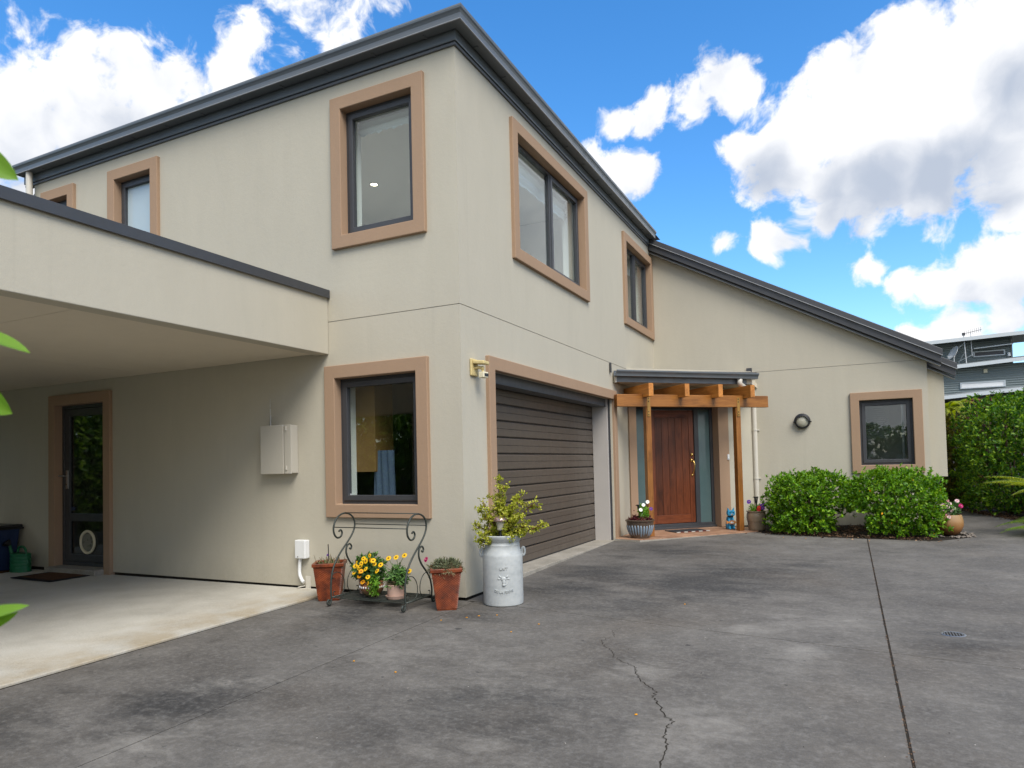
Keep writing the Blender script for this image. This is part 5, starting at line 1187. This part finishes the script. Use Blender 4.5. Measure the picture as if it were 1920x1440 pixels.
# drain cover -----------------------------------------------------------------
dc = (3.782, .01); dz = gz(*dc)
t = thing('drain_grate', 'round steel rimmed drain grate set in the driveway', 'drain', (*dc, dz))
mb = MB(); mb.lathe([(.062, .0015), (.071, .0035), (.075, .0015), (.075, -.01), (.062, -.01)], (*dc, dz), 36); mb.build('rim', M['steel'], t, smooth=40)
mb = MB(); mb.lathe([(.0005, .0008), (.064, .0008)], (*dc, dz), 30); mb.build('pit', M['dirt'], t)
for k in range(7):
    x = -.052+k*.0173; h_ = math.sqrt(max(0, .062**2-x*x)); mb = MB(); mb.box(dc[0]+x-.0035, dc[0]+x+.0035, dc[1]-h_, dc[1]+h_, dz+.001, dz+.0028); mb.build('bar', M['flash'], t)

# pink flowers in the orange pot ----------------------------------------------
oc = (4.42, 5.86); oz = gz(*oc)+.005
t = thing('clay_flower_pot', 'round mottled orange clay pot of pale pink flowers at the path corner', 'flower pot', (*oc, oz))
mb = MB(); mb.lathe([(.0005, 0), (.085, 0), (.110, .015), (.150, .07), (.172, .14), (.172, .20), (.158, .26), (.150, .285), (.142, .285), (.150, .255), (.0005, .25)], (*oc, oz), 44); mb.build('pot', M['orangepot'], t, smooth=40)
bushy(t, (oc[0]-.02, oc[1], oz+.36), (.165, .15, .12), 210, 6, .045, 'lf_herb', 31, oz+.26, .3)
kk = 0
for x, z in ((-.19, .30), (-.16, .37), (-.12, .33), (-.08, .37), (-.05, .31), (-.10, .43), (-.06, .45), (-.14, .46), (-.02, .42), (.02, .37), (-.17, .42), (-.01, .33), (-.09, .49), (-.13, .52), (.05, .40), (.09, .50), (-.03, .50), (-.18, .26), (-.02, .28), (.0, .46)):
    flower('midpink' if kk % 6 == 4 else 'pompon', (oc[0]+x, oc[1]-.10+rng.normal()*.03, oz+z-.02), t, (rng.normal()*.4, -.85, .45), rng.uniform(.72, .95)); kk += 1
flower('pinkdeep', (oc[0]+.135, oc[1]-.08, oz+.41), t, (.4, -.8, .2), .95)

# ================================================================== PLANTING
def twigs(name, base, tips, parent, mat, r0=.012, r1=.003):
    mb = MB()
    for tp in tips:
        tp = V(tp); b = V(base)+V((rng.normal()*.04, rng.normal()*.04, 0)); q = crom([b, (b+tp)/2+V((rng.normal()*.04, rng.normal()*.04, .04)), tp], 4)
        mb.tube(q, list(np.linspace(r0, r1, len(q))), 5)
    o = mb.build(name, mat, parent, smooth=True); o['kind'] = 'stuff'; return o
def clipped_shrub(c, half, seed, label, gap=None, n_=1500, group='clipped shrubs under the entrance window', lf='lf_shrub', Lf=.050, k=7, name='clipped_shrub'):
    t = thing(name, label, 'shrub', (c[0], c[1], gz(c[0], c[1])), group)
    P, O = shell(n_, c, half, 3.5, .40, .12, gz(c[0], c[1])+.035, seed)
    if gap is not None: keep = gap(P); P, O = P[keep], O[keep]
    O = unit(O+np.array([0, 0, .35]))
    leaf_obj('foliage', rosettes(P, O, k, Lf, .46, 18, 72), M[lf], t)['kind'] = 'stuff'
    # new shoots standing proud of the clipped top
    m = 170; T, _o = shell(m*3, c, (half[0], half[1], half[2]*1.03), 3.5, .02, .12, c[2]+half[2]*.25, seed); T = T[:m]
    if gap is not None: T = T[gap(T)]
    leaf_obj('shoot', rosettes(T, np.tile([0, 0, 1.], (len(T), 1))+rng.normal(size=(len(T), 3))*.25, 6, Lf*.95, .42, 15, 60), M['lf_lime'], t)['kind'] = 'stuff'
    # old orange leaves and small blooms
    m = 16; P2, O2 = shell(m*3, c, half, 2.9, .05, .13, c[2]-half[2]*.8, seed+5); P2, O2 = P2[O2[:, 1] < -.2][:m], O2[O2[:, 1] < -.2][:m]
    if gap is not None: kk_ = gap(P2); P2, O2 = P2[kk_], O2[kk_]
    leaf_obj('old_leaf', rosettes(P2, O2, 2, .035, .5, 10, 50), M['lf_dry'] if seed % 2 else M['pt_gold'], t)['kind'] = 'stuff'
    tips = [tuple(P[rng.integers(0, len(P))]) for _ in range(34)]
    twigs('branch', (c[0], c[1], gz(c[0], c[1])), tips, t, M['bark']); return t
clipped_shrub((2.64, 6.18, .44), (.60, .80, .52), 41, 'bright green clipped shrub beside the beige pot, nearer the front door', lambda P: ~((P[:, 0] > 2.93) & (P[:, 2] < .50+.2*np.sin(P[:, 1]*9)) & (P[:, 0] > 2.93+.25*(.3-P[:, 2]))), 3200)
clipped_shrub((3.755, 6.06, .44), (.62, .84, .54), 52, 'bright green clipped shrub beside the orange pot, at the house corner', lambda P: ~((P[:, 0] < 3.40) & (P[:, 2] < .42)), 3300)

# boundary hedge, each plant on its own
def hedge_plant(c, half, seed, label, lf, n_, Lf=.065, k=7, group='hedge plants along the boundary', name='hedge_shrub', pw=3.2, depth=.35, wr=.46):
    t = thing(name, label, 'hedge', (c[0], c[1], gz(c[0], c[1])), group)
    P, O = shell(n_, c, half, pw, depth, .13, gz(c[0], c[1])+.06, seed); O = unit(O+np.array([0, 0, .3]))
    leaf_obj('foliage', rosettes(P, O, k, Lf, wr, 18, 75), M[lf], t)['kind'] = 'stuff'
    twigs('branch', (c[0], c[1], gz(c[0], c[1])), [tuple(P[rng.integers(0, len(P))]) for _ in range(30)], t, M['bark'], .02, .004); return t
hedge_plant((5.80, 9.45, 1.10), (.86, 1.05, 1.10), 61, 'dark glossy hedge plant in the middle of the boundary hedge', 'lf_hedge', 3600, .062)
hedge_plant((6.75, 7.55, 1.10), (.72, .90, 1.10), 62, 'lighter green hedge plant nearest the camera behind the ferns', 'lf_shrub', 1900, .075)
hedge_plant((4.98, 10.45, .92), (.48, .55, .95), 63, 'olive-yellow hedge plant at the far end of the side path', 'lf_olive', 2000, .06)
hedge_plant((6.6, 11.2, 1.15), (.85, 1.0, 1.12), 64, 'tall dark hedge plant behind the middle of the hedge', 'lf_hedge', 1400, .075)
hedge_plant((5.62, 10.6, 2.0), (.40, .40, .34), 65, 'shrub with reddish new leaves above the dark hedge', 'lf_red', 130, .05, 5, name='red_tipped_shrub', depth=.9, wr=.3)
# ferns
def frond(base, az, ln, elev, droop, npin, pl, bip=False, hang=.16):
    d = np.array([math.cos(az), math.sin(az), 0.]); path = []; p = np.array(base, float); e = elev; ds = ln/24
    for i in range(25): path.append(p.copy()); p = p+(d*math.cos(e)+np.array([0, 0, math.sin(e)]))*ds; e -= droop/24
    path = np.array(path); side = np.array([-d[1], d[0], 0]); P, D, N, Ls, Ws = [], [], [], [], []
    for k in range(npin):
        t = .10+.89*k/npin; i = t*24; i0 = min(23, int(i)); q = path[i0]+(path[i0+1]-path[i0])*(i-i0); tg = unit(path[i0+1]-path[i0]); nm = np.cross(tg, side); nm = nm if nm[2] > 0 else -nm
        l_ = pl*min(1, t/.22)**.6*(1-t)**.75+.012
        for s_ in (-1, 1):
            dd = unit(side*s_*1.0+tg*.45+nm*.10+rng.normal(size=3)*.07-np.array([0, 0, hang]))
            if not bip: P.append(q); D.append(dd); N.append(nm); Ls.append(l_); Ws.append(l_*.20+.004)
            else:
                m = max(3, int(l_/.013)); s2 = unit(np.cross(nm, dd))
                for a in range(m):
                    f = (a+.5)/m; w2 = (.030*(1-f)**.7+.006)*min(1, l_/.12+.3)
                    for s3 in (-1, 1): P.append(q+dd*l_*f); D.append(unit(s2*s3+dd*.5)); N.append(nm+rng.normal(size=3)*.15); Ls.append(w2); Ws.append(w2*.42)
    return (np.array(P), np.array(D), np.array(N), np.array(Ls), np.array(Ws)), path
def fern(name, label, base, fr_list, mat, pl, npin, bip, group=None, trunk=None, cat='fern', hang=.16):
    t = thing(name, label, cat, (base[0], base[1], gz(base[0], base[1])), group); top = V(base)
    if trunk:
        mb = MB(); q = [V((base[0], base[1], gz(base[0], base[1])-.02)), V((base[0]+.02, base[1], base[2]*.5)), V(base)]; mb.tube(crom(q, 5), trunk, 12); mb.build('trunk', M['bark'], t, smooth=True)
    for az, ln, el, dr in fr_list:
        arr, path = frond(base, R(az), ln, R(el), R(dr), npin, pl, bip, hang)
        fo = leaf_obj('frond', arr, M[mat], t, fold=.1)
        mb = MB(); mb.tube([tuple(p) for p in path], list(np.linspace(.007, .0015, 25)), 5); mb.build('rachis', M['stem'], fo, smooth=True)
    return t
fern('tree_fern', 'young tree fern with arching pale fronds behind the house corner', (5.02, 11.15, 2.05), [(a, rng.uniform(.65, .95), rng.uniform(35, 65), rng.uniform(95, 130)) for a in range(0, 360, 24)]+[(-70, .8, 62, 120), (-20, .9, 55, 120), (200, .7, 70, 110)], 'lf_fernyellow', .17, 26, False, None, [.09, .085, .08, .075, .075, .07, .07, .07, .07, .07, .07], 'tree fern')
fern('sword_fern', 'bright green fern arching over the path at the right picture edge', (5.90, 6.02, .10), [(178, 1.0, 38, 70), (200, .95, 24, 40), (186, .95, 30, 62), (160, .9, 45, 80), (215, .9, 40, 80), (140, .85, 50, 80), (240, .8, 45, 80), (100, .8, 50, 80), (60, .8, 50, 80), (20, .8, 50, 80), (-20, .8, 50, 80), (280, .8, 45, 80)], 'lf_fern', .20, 34, True, hang=.6)
fern('tall_fern', 'yellow-green fern frond reaching out above the smaller fern at the right edge', (6.0, 6.18, .42), [(190, 1.30, 45, 58), (180, 1.25, 50, 58), (172, 1.15, 52, 66), (205, 1.1, 55, 90), (150, 1.1, 60, 90), (120, 1.1, 60, 90), (80, 1.1, 60, 90), (30, 1.1, 60, 90), (330, 1.1, 60, 90), (260, 1.1, 60, 90)], 'lf_fernyellow', .20, 38, True, None, [.05]*11, hang=.75)

# plant beside the camera whose leaves reach into the left picture edge
t = thing('foreground_shrub', 'blurred bright green leaves of a nearby shrub at the left picture edge', 'shrub', (1.80, -4.98, gz(1.8, -5)))
sp_ = [[(1.80, -4.98, -.06), (1.83, -4.96, .6), (1.865, -4.935, 1.2), (1.88, -4.93, 1.78)], [(1.80, -4.98, -.06), (1.72, -5.05, .7), (1.66, -5.1, 1.5)], [(1.80, -4.98, -.06), (1.86, -5.1, .6), (1.80, -5.2, 1.35)]]
for q in sp_:
    mb = MB(); mb.tube(crom(q, 6), list(np.linspace(.012, .004, 6*(len(q)-1)+1)), 8); mb.build('stem', M['bark'], t, smooth=True)
def big_leaf(b, tip, nrm_, w, mat='lf_fore'):
    b, tip = V(b), V(tip); D = tip-b; ln = D.length; D.normalize(); N = V(nrm_); N = (N-D*N.dot(D)).normalized(); S = D.cross(N); vs, fs = [], []
    for i in range(11):
        f = i/10; ww = w*math.sin(math.pi*min(1, f*.94+.05))**.8*(1 if f < .98 else .2); dz_ = -.10*ln*f*f
        for k in (-1, -.5, 0, .5, 1): vs.append(b+D*ln*f+S*ww*k*.5+N*(abs(k)*ww*.16+dz_))
    for i in range(10):
        for k in range(4): fs.append((i*5+k, i*5+k+1, i*5+6+k, i*5+5+k))
    mb = MB(); mb.add(vs, fs); mb.build('leaf', M[mat], t, smooth=True)
big_leaf((1.925, -4.905, 1.735), (2.008, -4.873, 1.678), (-.3, -.8, .5), .045)
big_leaf((1.900, -4.905, 1.442), (2.020, -4.858, 1.408), (.0, -.5, .85), .034)
big_leaf((1.925, -4.885, 1.352), (1.985, -4.870, 1.300), (-.4, -.7, .4), .046)
big_leaf((1.885, -4.905, .958), (1.998, -4.854, 1.000), (.1, -.8, .6), .028)
big_leaf((1.890, -4.900, .950), (1.990, -4.860, .975), (.2, -.5, -.8), .030)
for _ in range(60):
    q = sp_[rng.integers(0, 3)]; k = rng.integers(1, len(q)); f = rng.uniform(0, 1); b = V(q[k-1])*(1-f)+V(q[k])*f
    if b.z < .25: continue
    a = rng.uniform(R(150), R(330)); ln = rng.uniform(.07, .10); big_leaf(b, b+V((math.cos(a)*ln-.03, math.sin(a)*ln, rng.uniform(-.03, .05))), (rng.normal()*.3, rng.normal()*.3, 1), .045)

# planting behind the camera and beyond the carport, seen only mirrored in the glass
def row_plant(src, loc, sc, rot, label):
    r_ = src.copy(); COL.objects.link(r_); Wn = Matrix.Translation(V(loc)) @ Matrix.Rotation(rot, 4, 'Z') @ Matrix.Diagonal((sc[0], sc[1], sc[2], 1))
    r_.matrix_basis = Wn; WM[r_.name] = Wn; r_['label'] = label
    for ch in [o for o in bpy.data.objects if o.parent == src]:
        c = ch.copy(); COL.objects.link(c); c.parent = r_; c.matrix_parent_inverse = ch.matrix_parent_inverse.copy()
    return r_
src = hedge_plant((-12.4, -3.0, 1.4), (1.2, 1.8, 1.55), 71, 'dark boundary shrub mirrored in the carport door glass', 'lf_hedge', 4600, .13, 6, 'boundary shrubs beyond the carport', 'boundary_shrub')
for k, (x, y) in enumerate(((-12.5, .2), (-12.3, -6.2), (-12.4, -9.2), (-9.5, -12.4), (-6.0, -12.6), (-2.6, -12.8))):
    row_plant(src, (x, y, -.1), (1, 1, 1.0+.12*(k % 3)), k*1.3, 'dark boundary shrub mirrored in the carport door glass')
src2 = hedge_plant((.5, -16.5, 1.25), (2.0, 1.3, 1.35), 72, 'broad garden tree behind the camera mirrored in the study window', 'lf_hedge', 1900, .15, 6, 'garden trees behind the camera', 'garden_tree')
for k, (x, y, s_) in enumerate(((3.6, -17.5, 1.0), (6.9, -16.2, 1.15), (-3.5, -16.5, 1.2), (10.5, -15.5, 1.1), (-7.5, -15.8, 1.1))):
    row_plant(src2, (x, y, -.2), (1, 1, s_), k*1.1, 'broad garden tree behind the camera mirrored in the study window')

# ================================================================== NEIGHBOUR
NB = thing('neighbour_house', 'grey-green clad two storey house with stepped flat roofs beyond the hedge', 'house', (7, 26, 0))
NP = Plane((0, 26.7, 0), (1, 0, 0), (0, -1, 0))
def corrug(u0, u1, z0, z1, d, name):
    mb = MB(); n_ = int((z1-z0)/.022); vs = []
    for i in range(n_+1):
        z = z0+(z1-z0)*i/n_; dd = d+.016*math.sin(z*2*math.pi/.088)
        vs += [NP(u0, z, dd), NP(u1, z, dd)]
    mb.add(vs, [(2*i, 2*i+1, 2*i+3, 2*i+2) for i in range(n_)]); mb.add([NP(u0, z0, d-.3), NP(u1, z0, d-.3), NP(u1, z1, d-.3), NP(u0, z1, d-.3)], [(3, 2, 1, 0)])
    return mb.build(name, M['nwall'], NB)
corrug(2.5, 8.95, 4.55, 5.70, 0, 'cladding')
mb = MB(); mb.box(8.94, 8.99, 26.66, 26.78, 4.6, 5.66); mb.build('corner_post', M['nroof'], NB)
corrug(2.0, 14.0, 3.30, 4.62, .35, 'cladding')
mb = MB(); NP.box(mb, 2.0, 14.0, -.3, 3.42, -.2, -.1); mb.build('lower_wall', plain('dark_lower_wall', (.05, .052, .05), .8), NB)
mb = MB(); mb.box(2.5, 8.93, 26.75, 31, 3.5, 5.6); mb.build('upper_block', M['nwall'], NB)
mb = MB(); mb.box(2.0, 13.9, 26.95, 31, -.3, 4.55); mb.build('lower_block', M['nwall'], NB)
def slope_roof(x0, x1, z0, z1, y0_, y1_, rise, nm):
    mb = MB(); mb.prism([(x0, y0_, z0), (x1, y0_, z1), (x1, y1_, z1+rise), (x0, y1_, z0+rise)], (0, 0, .05)); mb.build(nm, M['nroof'], NB)
    mb = MB(); mb.prism([(x0, y0_-.03, z0-.09), (x1, y0_-.03, z1-.09), (x1, y0_-.03, z1+.045), (x0, y0_-.03, z0+.045)], (0, .03, 0)); mb.build('fascia', M['ntrim'], NB)
slope_roof(2.2, 11.0, 5.50, 5.77, 26.0, 31.0, .25, 'top_roof')
slope_roof(2.0, 14.2, 4.30, 5.02, 25.9, 26.68, .12, 'middle_roof')
slope_roof(2.0, 14.2, 3.08, 3.92, 25.4, 26.4, .12, 'lower_roof')
for (u0, u1, z0, z1, d, gl) in ((7.72, 8.75, 4.98, 5.20, .0, 'glassdark'), (7.20, 8.66, 3.74, 3.98, .35, 'frost')):
    mb = MB(); NP.ring(mb, (u0, u1, z0, z1), (u0+.045, u1-.045, z0+.04, z1-.04), d-.05, d+.06); wn_ = mb.build('window', M['ntrim'], NB)
    mb = MB(); NP.box(mb, u0+.04, u1-.04, z0+.03, z1-.03, d+.0, d+.035); mb.build('pane', M['beadwhite'] if gl == 'frost' else M['metal'], wn_)
mb = MB(); mb.prism([NP(7.70, 5.285, .02), NP(8.95, 5.36, .02), NP(8.95, 5.33, .45), NP(7.70, 5.255, .45)], (0, 0, .03)); mb.build('window_hood', M['ntrim'], NB)
mb = MB(); NP.box(mb, 7.98, 8.10, 4.33-.02, 4.45, .37, .42); mb.build('vent', M['cream'], NB)
mb = MB(); mb.tube([NP(8.86, 4.92, .1), NP(8.86, 5.06, .1)], .05, 10); mb.build('roof_vent', M['white'], NB)
mb = MB(); NP.box(mb, 6.30, 6.42, 4.8, 5.1, .0, .05); mb.build('small_window', M['ntrim'], NB)
# aerial and dish on its middle roof
t = thing('tv_aerial', 'thin rooftop television aerial on braced mast above the neighbouring house', 'aerial', NP(7.42, 4.75, .5))
mb = MB(); mb.tube([NP(7.42, 4.60, .55), NP(7.36, 5.86, .55)], .018, 8); mb.build('mast', M['dish'], t)
for a_, b_ in (((7.38, 5.52), (6.55, 4.72)), ((7.40, 5.2), (7.20, 4.78)), ((7.62, 5.02), (7.20, 4.84))):
    mb = MB(); mb.tube([NP(a_[0], a_[1], .52), NP(b_[0], b_[1], .2)], .012, 6); mb.build('brace', M['ntrim'], t)
mb = MB(); mb.tube([NP(7.62, 4.98, .5), NP(7.60, 5.88, .5)], .013, 6); mb.build('mast', M['dish'], t)
mb = MB(); mb.tube([NP(7.34, 5.86, .55), NP(7.95, 5.97, .55)], .010, 6)
for k in range(9):
    u_ = 7.40+k*.065; mb.tube([NP(u_, 5.79+.012*k, .50), NP(u_, 5.97+.012*k, .60)], .004, 5)
mb.box(NP(7.36, 0, 0).x-.05, NP(7.36, 0, 0).x+.05, 26.1, 26.2, 5.80, 5.90); mb.build('antenna', M['metal'], t)['kind'] = 'stuff'
t = thing('satellite_dish', 'grey satellite dish tilted beside the aerial on the neighbouring roof', 'satellite dish', NP(7.05, 4.72, .5))
mb = MB(); T4 = Matrix.Translation(NP(7.06, 5.12, .55)) @ Matrix.Rotation(R(-62), 4, 'Y') @ Matrix.Rotation(R(20), 4, 'X')
mb.lathe([(.0005, 0), (.12, .02), (.21, .06), (.27, .10), (.275, .10), (.21, .052), (.12, .012), (.0005, -.008)], (0, 0, 0), 28, T4); mb.build('reflector', M['dish'], t, smooth=True)
mb = MB(); mb.tube([NP(7.02, 4.62, .5), NP(7.02, 4.98, .5), NP(7.08, 5.1, .5)], .018, 8); mb.build('bracket', M['dish'], t)
mb = MB(); mb.tube([NP(7.05, 5.0, .5), NP(6.80, 5.0, .62), NP(6.78, 5.05, .62)], .010, 6); mb.build('feed_arm', M['dish'], t)

# small outbuilding behind the hedge
t = thing('garden_shed', 'small shed with brown pitched roof half hidden behind the hedge', 'shed', (8.3, 14.6, 0))
mb = MB(); mb.box(7.0, 9.6, 14.2, 16.2, -.3, 2.15); mb.build('wall', M['nroof'], t)
mb = MB(); mb.prism([(6.45, 14.0, 2.10), (8.3, 14.0, 3.06), (10.15, 14.0, 2.10), (10.15, 14.0, 2.03), (8.3, 14.0, 2.99), (6.45, 14.0, 2.03)], (0, 2.4, 0)); mb.build('roof', plain('brown_roof_sheet', (.16, .115, .085), .7, .3, var=.15), t)
# flat brown mat beside the bin
t = thing('floor_mat', 'worn brown mat lying under the dark blue bin', 'mat', (-7.05, -.3, -.05))
mb = MB(); z_ = gz(-7.0, -.35)+.0145; mb.box(-7.45, -6.72, -.62, -.06, z_, z_+.0035); mb.build('pile', M['coir'], t)
mb = MB(); mb.box(-7.47, -6.70, -.64, -.04, z_-.0004, z_+.0020); mb.build('backing', M['rubber'], t)
